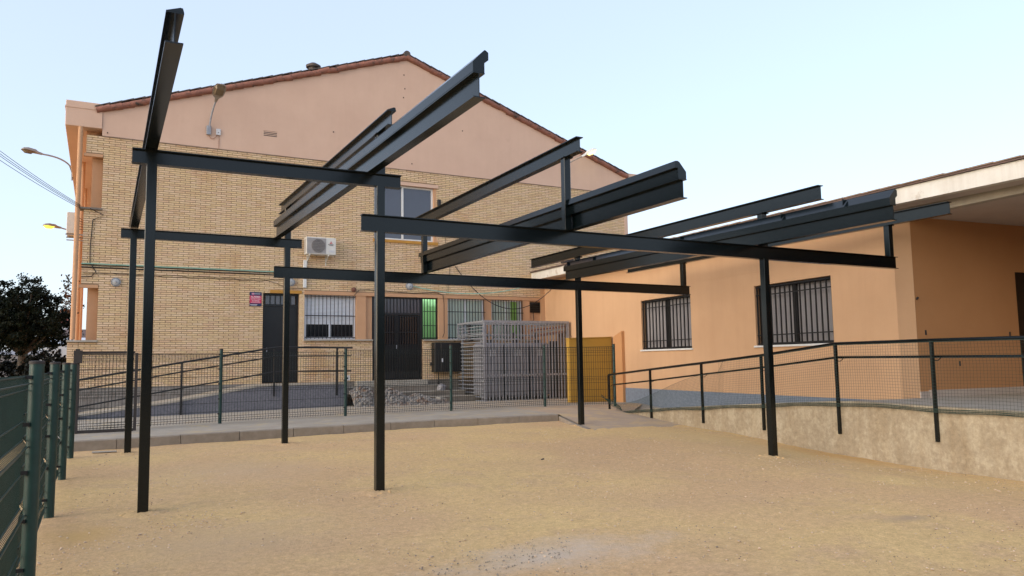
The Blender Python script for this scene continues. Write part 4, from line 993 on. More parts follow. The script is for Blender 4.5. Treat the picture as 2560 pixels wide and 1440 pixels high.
o = stones('rubble', 'rubble_grey', 3200, heap_pt, 0.014, 0.062, 31, lambda x, y: .30+heap_h(x, y)*.95, squash=0.75); place_f(o)
q = MB(); q.bbox(-.16, .16, -.1, .1, 0, .20, .02); o = tag(q.build('concrete_chunk', 'concrete'), 'squarish grey concrete chunk at the right edge of the rubble heap', 'rubble'); o.location = fl(8.50, -1.95, .33); o.scale = (U, U, U); o.rotation_euler = (.1, .12, .4)
q = MB(); rb = random.Random(5); pts = []
q2 = stones('debris_bag', 'bag', 1, lambda r_: (0, 0), .2, .2, 5, lambda x, y: 0, kind=None, squash=.9)
q2.location = fl(8.92, -.55, .95); q2.scale = (.85, .7, .8); tag(q2, 'crumpled grey debris bag standing on the steps right of the door', 'bag')
q2.location = fl(8.95, -.95, .74)

# ------------------------------------------------------------------ cage with the grey tanks
CY = -2.05
C = ft('metal_cage', 'galvanised steel cage of bars standing in front of the pale windows', 'cage')
cs0, cs1, cz0, cz1 = 9.98, 13.16, 0.34, 2.90
q = MB()
for s_ in (cs0, cs1): q.box(s_-.03, s_+.03, CY-.03, CY+.03, cz0-.05, cz1-.042)
q.box(cs0-.03, cs1+.03, CY-.03, CY+.03, cz1-.04, cz1+.035); q.box(cs0+.03, cs1-.03, CY-.02, CY+.02, 1.13, 1.19)
q.box(cs0-.03, cs0+.03, -.08, -.02, 2.32, cz1-.042); q.box(cs0-.03, cs0+.03, CY+.03, -.02, cz1-.035, cz1+.03); q.box(cs1-.03, cs1+.03, CY+.03, -.02, cz1-.035, cz1+.03)
q.box(cs0-.025, cs0+.025, -.42, -.37, cz0, cz1-.042); q.box(cs0-.02, cs0+.02, CY+.18, CY+.22, cz0, 2.35)
q.build('frame', 'galvanised', C)
n_ = 27; first = None
for i in range(n_):
    x = lerp(cs0+.06, cs1-.06, i/(n_-1))
    if first is None: g = MB(); g.box(-.018, .018, -.018, .018, 0, cz1-.04-cz0); first = g.build('bar', 'galvanised', C); first.location = (x, CY-.002, cz0)
    else: inst(first, C, (x, CY-.002, cz0))
first = None
for i in range(18):
    zz = cz0+.02+i*.125
    if first is None: g = MB(); g.tube([(0, 0, 0), (0, -(CY)-.15, 0)], .02, 6); first = g.build('rail', 'galvanised', C); first.location = (cs0-.02, CY+.03, zz)
    else: inst(first, C, (cs0-.02, CY+.03, zz))
for i in range(4):
    zz = 2.44+i*.1; inst(first, C, (cs0-.0, CY+.03, zz), scale=(.7, 1, .7))
q = MB()
for i in range(24): q.box(lerp(cs0, cs1, (i+.5)/24)-.01, lerp(cs0, cs1, (i+.5)/24)+.01, CY+.03, -.03, cz1-.01, cz1+.012)
q.build('roof_bar', 'galvanised', C)
q = MB()
for zz in (.62, 1.35, 2.05): q.tube([(cs1+.03, CY-.04, zz), (cs1+.12, CY-.05, zz)], .022, 8); q.box(cs1+.1, cs1+.14, CY-.07, CY-.03, zz-.03, zz+.03)
q.build('hinge', 'galvanised', C)
def tank(label, s_, w_, m='tank_grey', tape=True):
    t = ft('storage_tank', label, 'tank', 'grey tanks inside the cage')
    q = MB(); q.bbox(s_, s_+w_, CY+.35, CY+1.1, .45, 2.22, .07); q.build('body', m, t)
    q = MB(); q.bbox(s_+.08, s_+w_-.08, CY+.34, CY+.3495, .6, 1.1, .004); q.bbox(s_+.06, s_+w_-.06, CY+.335, CY+.349, 1.18, 2.1, .005); q.build('rib', m, t)
    if tape:
        q = MB()
        for k_ in range(3): q.box(s_+w_*.3+k_*.1, s_+w_*.3+.07+k_*.1, CY+.325, CY+.334, 1.78, 2.0)
        q.build('printed_label', 'label_grey', t)
    q = MB(); q.tube([(s_+w_*.5, CY+.6, 2.2), (s_+w_*.5, CY+.6, 2.32)], .12, 14); q.build('cap', 'tank_dark', t)
    q = MB(); q.box(s_+.03, s_+w_-.03, CY+.4, CY+1.05, .3, .45); q.build('base', 'tank_dark', t)
tank('grey storage tank at the left inside the cage', 10.08, .80)
tank('grey storage tank in the middle of the three inside the cage', 10.98, .86)
tank('grey storage tank right of the middle one inside the cage', 11.94, .72)
t = ft('dark_board', 'dark ribbed board standing at the right end inside the cage', 'board')
q = MB(); q.box(12.72, 13.1, CY+.5, CY+.55, .36, 2.28)
for i in range(5): q.box(12.73+i*.08, 12.76+i*.08, CY+.47, CY+.4995, .36, 2.28)
q.build('panel', 'tank_dark', t)
t = ft('pipework', 'horizontal pipes and valves above the grey tanks inside the cage', 'pipes')
q = MB(); q.tube([(10.05, CY+.5, 2.47), (12.1, CY+.5, 2.47)], .035, 8); q.build('pipe', 'galvanised', t, smooth=True)
q = MB(); q.tube([(9.82+.2, CY+1.2, 2.30), (9.82+.2, CY+1.2, 2.78)], .05, 8); q.tube([(10.02, CY+1.2, 2.78), (10.02, CY+1.2, 2.84)], [.1, .04], 10); q.tube([(10.02, CY+1.2, 2.30), (10.02, CY+1.2, 2.36)], .14, 10)
for s_ in (10.4, 11.3, 12.2): q.tube([(s_, CY+.5, 2.36), (s_, CY+.5, 2.56)], .05, 8)
q.build('valve', 'tank_dark', t)
t = ft('slatted_canopy', 'slanting bundle of brown slats behind the upper right cage bars', 'canopy')
for i in range(4):
    q = MB(); q.extr([(-.03, -.025), (.03, -.025), (.03, .025), (-.03, .025)], (11.95+.06*i, CY+.6, 2.72-.085*i), (13.25, CY+.35, 2.86-.085*i)); q.build('slat', 'concrete' if i % 2 == 0 else 'terracotta', t)
q = MB(); q.extr([(-.3, -.01), (.3, -.01), (.3, .01), (-.3, .01)], (12.2, CY+.9, 2.42), (13.5, CY+.65, 2.58)); q.build('sheet', 'brown_roof', t)

# ------------------------------------------------------------------ orange building on the right
O = thing('orange_building', 'single-storey orange rendered building with barred windows and a white roof edge', 'building', RW, RA)
O.scale = (U, U, U)
mb = MB()
RO = [(0.98, 3.35, 1.88, 3.285), (5.80, 8.09, 1.88, 3.245)]
for x, y, a, b_ in bands(-5.6, 9.62, 0.2, 4.75, RO): mb.box(x, y, 0.0, 0.3, a, b_)
mb.build('wall', 'orange_wall', O)
mb = MB(); mb.box(-.02, 9.55, -0.018, 0.05, 0.1, 0.78); mb.build('plinth', 'blue_grey', O)
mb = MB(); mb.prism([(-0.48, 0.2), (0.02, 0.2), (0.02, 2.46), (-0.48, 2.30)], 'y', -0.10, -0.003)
mb.build('buttress', 'orange_shaded', O)
def orange_window(a, b_, z0, z1, nb):
    q = MB(); y = .13
    q.box(a+.003, a+.06, y, y+.06, z0+.003, z1-.003); q.box(b_-.06, b_-.003, y, y+.06, z0+.003, z1-.003); q.box(a+.06, b_-.06, y, y+.06, z1-.07, z1-.003); q.box(a+.06, b_-.06, y, y+.06, z0+.003, z0+.06)
    m_ = (a+b_)/2; q.box(m_-.06, m_+.06, y-.02, y+.06, z0+.06, z1-.07)
    Wn = q.build('window', 'black_iron', O)
    for p0, p1 in ((a+.06, m_-.06), (m_+.06, b_-.06)):
        q = MB(); q.box(p0, p1, y+.025, y+.035, z0+.06, z1-.07); q.build('pane', 'blind', Wn)
    q = MB()
    for k_ in range(3): q.box(a+.02, b_-.02, 0.02, .035, lerp(z0, z1, (k_+.5)/3)-.012, lerp(z0, z1, (k_+.5)/3)+.012) if k_ != 1 else None
    q.box(a+.02, b_-.02, .02, .035, z0+.02, z0+.05); q.box(a+.02, b_-.02, .02, .035, z1-.06, z1-.03); q.build('grille_rail', 'black_iron', Wn)
    first = None
    for i in range(nb):
        x = lerp(a+.03, b_-.03, i/(nb-1))
        if first is None: g = MB(); g.box(-.013, .013, -.013, .013, 0, z1-z0-.03); first = g.build('bar', 'black_iron', Wn); first.location = (x, .05, z0+.015)
        else: inst(first, Wn, (x, .05, z0+.015))
    q = MB(); q.bbox(a-.05, b_+.05, -.045, .1, z0-.045, z0-.001, .006); q.build('sill', 'white_paint', O)
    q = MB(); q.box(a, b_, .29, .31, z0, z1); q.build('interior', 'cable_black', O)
orange_window(0.98, 3.35, 1.88, 3.285, 15); orange_window(5.80, 8.09, 1.88, 3.245, 16)
# roof edge: fascia, underside, drop beam, tiles
def fz(s_): return lerp(4.80, 4.485, (s_+5.5)/18.0)
q = MB()
for a, b_ in ((-5.55, 3.0), (3.0, 9.0), (9.0, 15.5)):
    za, zb = fz(a), fz(b_)
    q.add([(a, -.55, za-.27), (b_, -.55, zb-.27), (b_, -.55, zb), (a, -.55, za), (a, -.40, za-.27), (b_, -.40, zb-.27), (b_, -.40, zb), (a, -.40, za)],
          [(0, 1, 2, 3), (3, 2, 6, 7), (7, 6, 5, 4), (4, 5, 1, 0), (0, 3, 7, 4), (1, 5, 6, 2)])
q.build('fascia', 'fascia', O)
q = MB(); q.add([(-5.55, -.40, fz(-5.55)-.262), (15.5, -.40, fz(15.5)-.262), (15.5, -.02, fz(15.5)-.262), (-5.55, -.02, fz(-5.55)-.262)], [(0, 1, 2, 3)])
q.build('eave_underside', 'soffit', O)
q = MB(); q.box(9.62, 15.5, -.02, .16, 4.10, 4.28); q.build('drop_beam', 'concrete', O)
q = MB(); q.box(9.62, 15.5, .16, 7, 4.16, 4.22); q.build('porch_ceiling', 'soffit', O)
q = MB(); q.add([(-5.6, -.60, fz(-5.6)+.004), (15.5, -.60, fz(15.5)+.004), (15.5, -.60, fz(15.5)+.03), (-5.6, -.60, fz(-5.6)+.03), (-5.6, 7, 5.3), (15.5, 7, 5.0), (15.5, 7, 4.97), (-5.6, 7, 5.27)],
                [(0, 1, 2, 3), (3, 2, 5, 4), (0, 7, 6, 1), (4, 5, 6, 7), (0, 3, 4, 7), (1, 6, 5, 2)])
q.build('roof', 'brown_roof', O)
q = MB(); x = -5.6; rt_ = random.Random(2)
while x < 15.4:
    L_ = .42; q.box(x+.003, x+L_-.003, -.625+rt_.uniform(-.008, .008), -.45, fz(x)+.031, fz(x)+.047+rt_.uniform(0, .008)); x += L_
q.build('edge_tile', 'mortar_edge', O)
# porch: chamfered corner, back wall facing the yard, door
q = MB(); C1 = (9.62, 0.0); 
q.prism([(9.62, 0.001), (9.765, .29), (9.70, .300), (9.30, .302), (9.615, .301)], 'z', 0.2, 4.155); q.build('corner_pier', 'orange_wall', O)
q = MB(); q.box(9.69, 9.76, .29, 3.10, 0.4, 4.157); q.box(9.69, 9.76, 4.15, 7.0, 0.4, 4.157); q.box(9.69, 9.76, 3.10, 4.15, 3.22, 4.157); q.build('porch_wall', 'orange_shaded', O)
q = MB(); q.box(9.69, 9.745, 3.105, 4.145, 0.9, 3.215); Dp = q.build('door', 'door_paint', O)
q = MB(); q.box(9.761, 9.81, .5, 3.09, 0.80, 0.97); q.box(9.762, 9.79, .27, .5, .80, .95); q.build('skirting', 'soffit', O)
q = MB()
for y_, z_ in ((.52, 2.02), (2.82, 1.99), (1.36, 1.44)): q.box(9.757, 9.767, y_-.02, y_+.02, z_-.045, z_+.045)
q.build('socket', 'ink', O)
q = MB(); q.tube([(9.76, .34, 2.63), (9.80, .34, 2.66)], .02, 6); q.build('hook', 'ink', O)
q = MB(); q.box(-3, 15.5, 7.0, 7.3, .2, 4.2); q.box(15.3, 15.6, .3, 7, .2, 4.15); q.build('rear_wall', 'orange_shaded', O)
# render patch line above the windows
q = MB(); q.box(2.4, 8.6, -.004, .01, 3.56, 3.575); q.build('render_seam', 'orange_wall', O)
q = MB(); q.box(-2.9, -2.55, -.62, -.3, 4.83, 4.95); o = q.build('roof_box', 'brown_bar', O)

# yellow low wall between courtyard and orange building
q = MB(); q.prism([(12.58, 0.0), (14.20, 0.0), (14.20, 2.345), (12.58, 2.30)], 'y', 21.25, 21.45)
q.prism([(12.56, 2.302), (14.21, 2.347), (14.21, 2.375), (12.56, 2.33)], 'y', 21.23, 21.47)
tag(q.build('yellow_wall', 'yellow_wall'), 'mustard yellow wall between the cage and the orange building', 'wall')

# ------------------------------------------------------------------ right ramp: retaining wall, deck, handrail, net
tops = [(17.9, .15), (16.84, .27), (15.77, .38), (13.64, .54), (11.73, .68), (9.84, .81), (9.33, .825), (7.97, .82), (6.0, .81), (2.0, .81)]
mb = MB(); sec = []
for y, z_ in tops:
    x = wall_x(y); sec.append([(x, y, -.4), (x, y, z_-.012), (x+.012, y, z_), (x+.20, y, z_), (x+.20, y, -.4)])
for k_ in range(len(sec)-1):
    for i in range(4): 
        a = len(mb.v); mb.add([sec[k_][i], sec[k_][i+1], sec[k_+1][i+1], sec[k_+1][i]], [(0, 1, 2, 3)])
mb.add(sec[0], [(0, 1, 2, 3, 4)]); mb.add(sec[-1], [(0, 1, 2, 3, 4)])
tag(mb.build('retaining_wall', 'retaining'), 'stained concrete retaining wall of the right ramp, rising towards the camera', 'wall')
mb = MB()
for (ya, za), (yb, zb) in zip(tops, tops[1:]):
    mb.add([(wall_x(ya)+.2, ya, za-.03), (wall_x(yb)+.2, yb, zb-.03), (21 if yb < 9.9 else 14.5, yb, zb-.03), (21 if ya < 9.9 else 14.5, ya, za-.03)], [(0, 1, 2, 3)])
mb.add([(11.95, 17.9, .12), (14.4, 17.9, .12), (14.5, 19.6, .26), (12.0, 19.2, .22)], [(0, 1, 2, 3)])
mb.build('ramp_deck', 'concrete', kind='structure')

H2 = thing('handrail', 'dark green two-rail handrail bolted to the concrete retaining wall on the right', 'handrail')
ox = -.03
tp = [(18.02, 1.19), (15.84, 1.35), (13.65, 1.50), (11.61, 1.65), (9.62, 1.83), (7.67, 1.83), (6.2, 1.82), (3.5, 1.82)]
mp_ = [(17.85, .92), (15.86, 1.07), (13.67, 1.25), (11.62, 1.41), (9.64, 1.59), (7.69, 1.58), (6.2, 1.57), (3.5, 1.57)]
rail(H2, [(wall_x(y)+ox, y, z_) for y, z_ in tp], .029, 'green_steel')
rail(H2, [(wall_x(y)+ox+.07, y, z_) for y, z_ in mp_], .021, 'green_steel')
for (y, zt), zb in zip(tp[:6], (.10, .12, .16, .16, .25, .29)):
    x = wall_x(y)+ox; q = MB(); q.bbox(x-.025, x+.025, y-.025, y+.025, zb, zt, .004); q.build('post', 'green_steel', H2)
    q = MB(); q.tube([(x, y-.02, zt-.30), (x, y-.09, zt-.31), (x+.07, y-.09, zt-.27)], .008, 5); q.build('rail_bracket', 'green_steel', H2)
    if zb > .2:
        q = MB(); q.tube([(x+.04, y, zb+.13), (x+.055, y, zb+.13)], .09, 10); q.build('mortar_patch', 'concrete', H2)
x = wall_x(6.1)+ox; q = MB(); q.bbox(x-.05, x+.05, 5.9, 6.12, .3, 1.84, .01); q.build('post', 'green_steel', H2)

# safety net laced to that handrail
def interp(tab, y):
    for (ya, za), (yb, zb) in zip(tab, tab[1:]):
        if yb <= y <= ya: return lerp(za, zb, (ya-y)/(ya-yb))
    return tab[-1][1] if y < tab[-1][0] else tab[0][1]
def net_top(y): return min(interp(tp, y)-.02, 0.42+0.86*smooth((17.6-y)/4.6)*1.0+max(0, (17.6-y))*0.0) if y > 13 else interp(tp, y)-.02
def net_bot(y): return interp(tops, y)-.07+0.012*math.sin(y*3.1)
mb = MB(); y = 17.6; colm = []
NS = 0.052
ysn = []
while y > 3.6: ysn.append(y); y -= NS
def netx(y, t): return wall_x(y)-.062-.02*math.sin(y*1.7)*t*(1-t)*4+.005*math.sin(y*5)
zmin, zmax = 0.1, 1.9
for y in ysn:
    a, b_ = net_bot(y), net_top(y)
    if b_ <= a: continue
    mb.wire([(netx(y, t_), y+.006*math.sin(6*t_+y), lerp(a, b_, t_)) for t_ in (0, .33, .66, 1)], .0011)
NR = 22
for k_ in range(NR+1):
    t_ = k_/NR; pts = [(netx(y, t_), y, lerp(net_bot(y), net_top(y), t_)) for y in ysn[::4]]
    mb.wire(pts, .0014 if k_ not in (0, NR) else .003, 'h')
for k_ in range(8):                                      # lower hem, bunched on the wall top
    pts = [(netx(y, 0)-.004*k_+.006*math.sin(y*9+k_), y, net_bot(y)+.008*k_+.004*math.sin(y*5+2*k_)) for y in ysn[::3]]
    mb.wire(pts, .0025, 'h')
tag(mb.build('safety_net', 'net_green', kind=None), 'fine green safety net hanging from the handrail of the right ramp', 'net')
mb = MB(); rn = random.Random(6)
for k_ in range(9):
    mb.tube([(11.62+rn.uniform(-.02, .02), 17.95, .58+.01*k_), (11.85, 17.8, .50-.02*k_), (12.0, 17.62, .34-.012*k_), (11.95, 17.45, .22)], .004, 4)
tag(mb.build('net_end', 'net_green'), 'gathered loose end of green netting beside the first handrail post', 'net')

# ------------------------------------------------------------------ steel pergola
P = thing('steel_pergola', 'unroofed dark green steel pergola of posts, cross beams and stepped ridge beams', 'pergola')
def iprof(w_, h, tf=.012, tw=.009):
    a, t_ = w_/2, tw/2
    return [(-a, 0), (a, 0), (a, tf), (t_, tf), (t_, h-tf), (a, h-tf), (a, h), (-a, h), (-a, h-tf), (-t_, h-tf), (-t_, tf), (-a, tf)]
PW = 0.114
def yn(x): return 9.7575-.011*x
def yf(x): return 15.569-.011*x
def zm(x, far=0): return 3.595-.0094*x-.011*far
def zmb(x, far=0): return 3.370-.0094*x-.011*far
def zl(x, far=0): return 4.160-.0094*x-.011*far
def zlb(x, far=0): return 3.984-.0094*x-.011*far
G_ = 'green_steel'
def post(x, y, z0, z1, lean=0.0, name='post', s_=PW):
    q = MB(); b_ = .006
    pr = [(b_, 0), (s_-b_, 0), (s_, b_), (s_, s_-b_), (s_-b_, s_), (b_, s_), (0, s_-b_), (0, b_)]
    vs = [(x+p[0], y+p[1], z0) for p in pr]+[(x+p[0]+lean*(z1-z0), y+p[1], z1) for p in pr]
    q.add(vs, [(i, (i+1) % 8, (i+1) % 8+8, i+8) for i in range(8)]+[tuple(range(7, -1, -1)), tuple(range(8, 16))]); return q.build(name, G_, P)
post(0.093, yn(0.1), -.3, zlb(0.1), -.0041); post(-.096, yf(0), -.3, zlb(0, 1), -.0041)
post(2.843, yn(2.9), -.3, zmb(2.9)); post(2.654, yf(2.7), -.3, zmb(2.7, 1))
post(9.60, yn(9.6), -.4, zmb(9.6)); post(9.412, yf(9.4), -.3, zmb(9.4, 1))
post(2.843, yn(2.9)+.001, zm(2.9), zlb(2.9), name='upper_post'); post(2.654, yf(2.7)+.001, zm(2.7, 1), zlb(2.7, 1), name='upper_post')
post(2.845, yn(2.9)+.001, zl(2.9), 4.672, name='stub_post'); post(2.66, yf(2.7)+.001, zl(2.7, 1), 4.735, name='stub_post')
post(5.700, yn(5.7)-.03, zm(5.7), 4.64, name='stub_post', s_=.11); post(5.545, yf(5.6)-.03, zm(5.6, 1), 4.60, name='stub_post', s_=.11)
post(9.595, yn(9.6)+.0, zm(9.6), 4.075, name='stub_post'); post(9.41, yf(9.4), zm(9.4, 1), 4.06, name='stub_post')
post(12.755, yn(12.8)-.0, zm(12.8), 4.07, name='stub_post', s_=.115); post(12.545, yf(12.6), zm(12.6, 1), 4.05, name='stub_post', s_=.115)
def cross(x0, x1, yfn, zt, zb, far, dxf):
    y = yfn(0)+PW/2; h = zt(0, far)-zb(0, far)
    q = MB(); q.extr(iprof(PW, h), (x0+dxf, yfn(x0)+PW/2, zb(x0, far)), (x1+dxf, yfn(x1)+PW/2, zb(x1, far))); q.build('cross_beam', G_, P)
cross(-.08, 3.186, yn, zl, zlb, 0, 0); cross(-.08, 3.186, yf, zl, zlb, 1, -.189)
cross(2.6475, 12.97, yn, zm, zmb, 0, 0); cross(2.6475, 12.97, yf, zm, zmb, 1, -.189)
def longbeam(Np, Fp, h, w_=.125, cap=None, name='long_beam', wedge=False):
    d = Vector(Fp)-Vector(Np); q = MB(); q.extr(iprof(w_, h), Np, Fp); o = q.build(name, G_, P)
    if cap:
        q = MB(); q.extr([(a, b_) for a, b_ in cap], Np, Fp); q.build('ridge_cap', G_, o)
    if wedge:
        q = MB(); q.extr([(-w_/2, h+.001), (w_/2, h+.001), (w_/2-.01, h+.038), (w_/2-.03, h+.04)], Np, Fp); q.build('cap_strip', G_, o)
    return o
capR = [(-.065, .2565), (.060, .2565), (.060, .355), (.104, .39), (.104, .465), (.075, .485), (.06, .485), (-.065, .355)]
capL = [(-.066, .2415), (.058, .2415), (.058, .33), (-.045, .445), (-.075, .455), (-.108, .45), (-.12, .365), (-.07, .37)]
longbeam((.22, 6.43, 4.165), (-.09, 17.0, 4.165), .262, .135, wedge=True)
longbeam((2.915, 6.52, 4.136), (2.525, 15.75, 4.136), .255, .125, capR)
longbeam((2.915, 9.31, 4.675), (2.70, 16.28, 4.745), .20, .12, wedge=True)
longbeam((5.93, 7.23, 3.545), (5.655, 15.75, 3.545), .24, .125, capL)
longbeam((5.775, 9.33, 4.645), (5.60, 15.95, 4.60), .225, .12)
o4 = longbeam((9.585, 7.13, 3.51), (9.345, 15.88, 3.54), .225, .125, [(a, b_-.03) for a, b_ in capR])
longbeam((9.675, 8.45, 4.08), (9.41, 17.78, 4.06), .23, .12)
longbeam((12.865, 8.46, 4.08), (12.51, 17.8, 4.045), .225, .125)
# gusset plates on the sloping side of the low ridge beam
for y in (7.9, 9.1, 11.6, 14.6, 15.7):
    x = lerp(9.585, 9.345, (y-7.13)/8.75); q = MB()
    q.add([(x-.066, y, 3.86), (x+.03, y, 3.95), (x-.066, y, 3.96), (x-.066, y+.01, 3.86), (x+.03, y+.01, 3.95), (x-.066, y+.01, 3.96)], [(0, 1, 2), (3, 5, 4), (0, 3, 4, 1), (1, 4, 5, 2), (2, 5, 3, 0)])
    q.build('gusset', G_, P)
# stiffeners beside the tall stub posts and head plates
for x, y, z0, z1 in ((5.93, 9.62, 3.557, 3.772), (5.72, 15.42, 3.557, 3.772)):
    q = MB(); q.box(x-.058, x-.006, y, y+.01, z0, z1); q.build('stiffener', G_, P)
for x, y, z_ in ((2.90, 9.78, 4.66), (5.757, 9.72, 4.632), (9.65, 9.71, 4.066), (12.81, 9.68, 4.063), (9.465, 15.52, 4.052), (12.60, 15.50, 4.04), (5.60, 15.53, 4.590)):
    q = MB(); q.box(x-.085, x+.085, y-.085, y+.085, z_, z_+.012); q.build('head_plate', G_, P)

# ------------------------------------------------------------------ welded mesh fences
def mesh_panel(parent, a, b_, z0, z1, pitch, wr, m, folds, fold_side):
    """a, b_: world (x,y) ends; vertical wires with V folds, horizontals"""
    a = Vector((*a, 0)); b_ = Vector((*b_, 0)); d = b_-a; L = d.length; d.normalize(); nrm = Vector((-d.y, d.x, 0))*fold_side
    hz = z1-z0; fz_ = [z0+hz*f for f in folds]
    prof = [(z0, 0)]
    for f in fz_: prof += [(f-.05, 0), (f, .035), (f+.05, 0)]
    prof += [(z1, 0)]
    prof = [p for p in prof if z0 <= p[0] <= z1]; prof.sort()
    mb = MB(); n_ = int(L/pitch)
    for i in range(n_+1):
        p = a+d*(i*pitch); mb.wire([p+nrm*o_+Vector((0, 0, z_)) for z_, o_ in prof], wr)
    hs = set()
    for f in fz_: hs.update([(round(f-.05, 3), 0), (round(f+.05, 3), 0), (round(f, 3), .035)])
    nh = int(hz/.2)
    for i in range(nh+1):
        zz = z0+.04+i*.2
        if all(abs(zz-h_[0]) > .07 for h_ in hs): hs.add((zz, 0))
    for zz, o_ in hs:
        if z0 < zz < z1: p = a+nrm*(o_+.006); q_ = b_+nrm*(o_+.006); mb.wire([p+Vector((0, 0, zz)), q_+Vector((0, 0, zz))], wr*(1.6 if m == 'left_wire' else 1.15), 'h')
    return mb.build('mesh_panel', m, parent, kind='stuff')
def fpost(parent, x, y, z0, z1, r, m='fence_green'):
    q = MB(); q.tube([(x, y, z0), (x, y, z1)], r, 16); o = q.build('post', m, parent, smooth=True)
    q = MB(); q.tube([(x, y, z1), (x, y, z1+.022), (x, y, z1+.026)], [r*1.08, r*1.08, r*.8], 16); q.build('cap', 'brown_bar', o, smooth=True)
    for k_ in range(5):
        zz = lerp(z0+.3, z1-.1, k_/4); q = MB(); q.box(x-r-.020, x-r*.5, y-r-.006, y-r+.016, zz-.014, zz+.014); q.build('clip', 'black_iron', o)
    return o
FL = thing('mesh_fence', 'green welded mesh fence with round posts running away along the left edge of the yard', 'fence')
LP = [(-.52, 1.4), (-.60, 4.15), (-.665, 6.95), (-.785, 10.04), (-.865, 12.86), (-.925, 15.42)]
for i, (x, y) in enumerate(LP): fpost(FL, x, y, gz(x, y)-.1, 1.615+.01*i, .051)
for (a, b_) in zip(LP, LP[1:]):
    mesh_panel(FL, (a[0]-.075, a[1]+.0), (b_[0]-.075, b_[1]-.0), gz(*b_)+.06, 1.55, .05, .0027, 'left_wire', (.04, .34, .66, .96), -1)
FR = thing('mesh_fence', 'dark green welded mesh fence along the pavement in front of the ramp, steps and cage', 'fence')
RP = [(-1.02, 18.32, 1.93), (1.84, 19.01, 1.99), (4.90, 19.55, 2.0), (7.83, 19.62, 2.08), (10.80, 19.70, 2.08), (12.70, 18.90, 2.07)]
for x, y, z_ in RP[1:]: fpost(FR, x, y, .2, z_-.02, .04)
for a, b_ in zip(RP, RP[1:]): mesh_panel(FR, a[:2], b_[:2], .31, (a[2]+b_[2])/2-.09, .066, .0036, 'fence_wire', (.05, .46, .94), -1)
q = MB()
for a, b_ in zip(RP, RP[1:]): q.wire([(a[0], a[1], (a[2]+b_[2])/2-.085), (b_[0], b_[1], (a[2]+b_[2])/2-.085)], .009, 'h')
q.build('top_rail', 'fence_wire', FR)
# gate leaf standing at the left end
GT = thing('mesh_gate', 'dark framed mesh gate leaf at the left end of the pavement fence', 'gate')
ga, gb = Vector((-1.0, 18.05, 0)), Vector((.12, 18.05, 0))
q = MB(); q.box(-1.06, -.98, 18.01, 18.09, .24, 1.99); q.box(.04, .10, 18.02, 18.08, .28, 1.90); q.box(-.98, .04, 18.02, 18.08, 1.885, 1.935); q.box(-.98, .04, 18.02, 18.08, .27, .33); q.build('frame', 'brown_bar', GT)
mesh_panel(GT, (-.97, 18.05), (.05, 18.05), .33, 1.885, .066, .003, 'fence_wire', (.05, .5, .94), -1)
q = MB(); q.box(-1.09, -.93, 17.98, 18.0, 1.70, 1.96); q.build('lock_plate', 'brown_bar', GT)

# white plank on the sand
q = MB(); q.bbox(-.2, .2, -.06, .06, 0, .02, .004); o = tag(q.build('plank', 'concrete'), 'short pale grey plank lying on the sand by the kerb at the left', 'plank'); o.location = (-.42, 15.98, gz(-.4, 16)+.004); o.rotation_euler = (0, .02, .03)
q = MB(); q.tube([(0, 0, .006), (.06, .03, .012)], .012, 6); o = tag(q.build('twig', 'bark'), 'small dark stick lying on the sand near the middle of the yard', 'stick'); o.location = (6.05, 11.2, gz(6, 11.2)); 

# ------------------------------------------------------------------ trees and houses at the far left
def tree(label, x, y, z0, trunk_h, cz, rx, rz_, n_clump, per, m, seed, size, name='tree', trunk=True):
    rnd_ = random.Random(seed); t = thing(name, label, 'tree', (x, y, z0))
    if trunk:
        q = MB(); top = Vector((.05, 0, trunk_h)); q.tube([(0, 0, 0), (.03, 0, trunk_h*.5), tuple(top)], [.26, .2, .17], 9)
        for k_ in range(9):
            a = rnd_.uniform(0, 6.28); e_ = Vector((math.cos(a)*rx*.7, math.sin(a)*rx*.6, cz+rnd_.uniform(-.3, .7)*rz_)); mdl = top.lerp(e_, .5)+Vector((0, 0, -.25)); q.tube([tuple(top-Vector((0, 0, .2))), tuple(mdl), tuple(e_)], [.11, .06, .02], 6)
        q.build('trunk', 'bark', t, smooth=True)
    mb = MB()
    for _ in range(n_clump):
        u = Vector((rnd_.gauss(0, 1), rnd_.gauss(0, 1), rnd_.gauss(0, 1))).normalized(); rr_ = rnd_.random()**.45
        bump_ = 1+.22*math.sin(3*math.atan2(u.y, u.x)+seed)*math.cos(2.3*u.z*3)
        c = Vector((u.x*rx*rr_*bump_, u.y*rx*rr_*bump_, cz+u.z*rz_*rr_*(1 if u.z > 0 else .8)*bump_)); cr_ = rnd_.uniform(.22, .5)*size*4.2
        leaves(mb, lambda: (c.x+rnd_.gauss(0, cr_*.5), c.y+rnd_.gauss(0, cr_*.5), c.z+rnd_.gauss(0, cr_*.38)), per, size, rnd_)
    mb.build('crown', m, t)
    return t
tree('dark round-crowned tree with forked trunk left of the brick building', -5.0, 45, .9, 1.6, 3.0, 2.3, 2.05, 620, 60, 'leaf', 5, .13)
tree('taller paler treetop at the left edge behind the dark tree', -8.6, 54, .8, 2.2, 4.2, 2.8, 2.4, 170, 40, 'leaf', 8, .20)
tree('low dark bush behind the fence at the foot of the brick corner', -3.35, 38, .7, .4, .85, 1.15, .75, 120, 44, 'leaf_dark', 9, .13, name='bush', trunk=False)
tree('wide dark hedge bush below the big tree at the far left', -5.6, 48, .9, .4, .7, 2.4, .55, 130, 44, 'leaf_dark', 10, .14, name='bush', trunk=False)
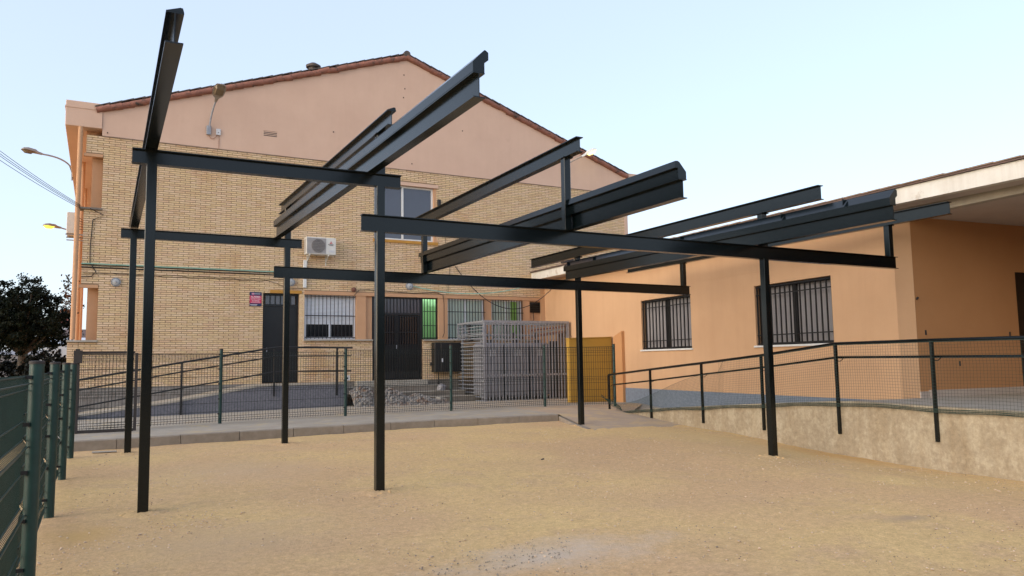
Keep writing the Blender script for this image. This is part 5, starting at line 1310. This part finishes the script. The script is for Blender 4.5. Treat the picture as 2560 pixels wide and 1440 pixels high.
def house(label, x0, x1, y, z0, zw, zr, m, rm, over=.2, dep=6, wins=()):
    t = thing('house', label, 'house', (0, 0, 0))
    q = MB(); q.box(x0, x1, y, y+dep, z0, zw); q.build('wall', m, t)
    q = MB(); q.prism([(y-over, zw), (y+dep+over, zw), (y+dep/2, zr)], 'x', x0-over, x1+over); q.build('roof', rm, t)
    for a, b_, c, d in wins: q = MB(); q.box(a, b_, y-.03, y+.02, c, d); q.build('window', 'dark_glass', t)
    return t
house('white tower-like house with a red roof seen right of the tree', -6.6, -4.42, 72, .5, 5.05, 5.75, 'house_white', 'red_roof', .12, 4, ((-4.75, -4.6, 4.0, 4.5),))
house('low house with a brown tiled roof between tree and corner columns', -5.2, -.5, 66, .5, 3.72, 4.6, 'house_white', 'brown_roof', .15, 5, ())
house('white low house with a gable behind the dark bush', -5.4, -1.2, 60, .4, 3.2, 3.75, 'house_white', 'house_white', .05, 5, ((-4.55, -4.4, 2.4, 2.9),))
house('grey building behind the tree trunk at the far left edge', -16, -5.9, 62, .4, 2.55, 2.9, 'house_grey', 'house_grey', .05, 5, ())
q = MB(); q.box(-5.25, -4.45, 50.0, 50.05, 1.35, 2.15); 
for i in range(12): q.tube([(-5.25+i*.07, 49.98, 1.35), (-5.25+i*.07+.05, 49.98, 2.15)], .012, 4)
tag(q.build('lattice_screen', 'light_panel'), 'pale lattice screen glimpsed behind the tree trunk', 'screen')
q = MB(); q.box(-30, -2.6, 52, 52.3, .5, 1.35); tag(q.build('garden_wall', 'house_grey'), 'low grey wall behind the trees at the far left', 'wall')
q = MB(); q.tube([(-3.75, 66, 4.5), (-3.75, 66, 5.1)], .02, 5); q.tube([(-3.95, 66, 5.0), (-3.55, 66, 5.0)], .015, 5); tag(q.build('roof_antenna', 'cable_black'), 'thin antenna above the brown roofed house', 'antenna')
# unseen belt of trees, added behind the camera to block the low sky glow
q = MB(); rt2 = random.Random(40)
for k_ in range(34):
    a = R(lerp(118, 248, k_/33)); dist = rt2.uniform(20, 27); c = Vector((math.sin(a)*dist, math.cos(a)*dist, 0)); r_ = rt2.uniform(2.2, 3.4); h_ = rt2.uniform(4.0, 6.5)
    leaves(q, lambda: (c.x+rt2.gauss(0, r_*.42), c.y+rt2.gauss(0, r_*.42), rt2.uniform(0.2, 1)**.8*h_*(1-.12*abs(rt2.gauss(0, 1)))), 750, .75, rt2)
q.build('glow_block_trees', 'leaf', kind='stuff')
print('objects', len(bpy.data.objects))
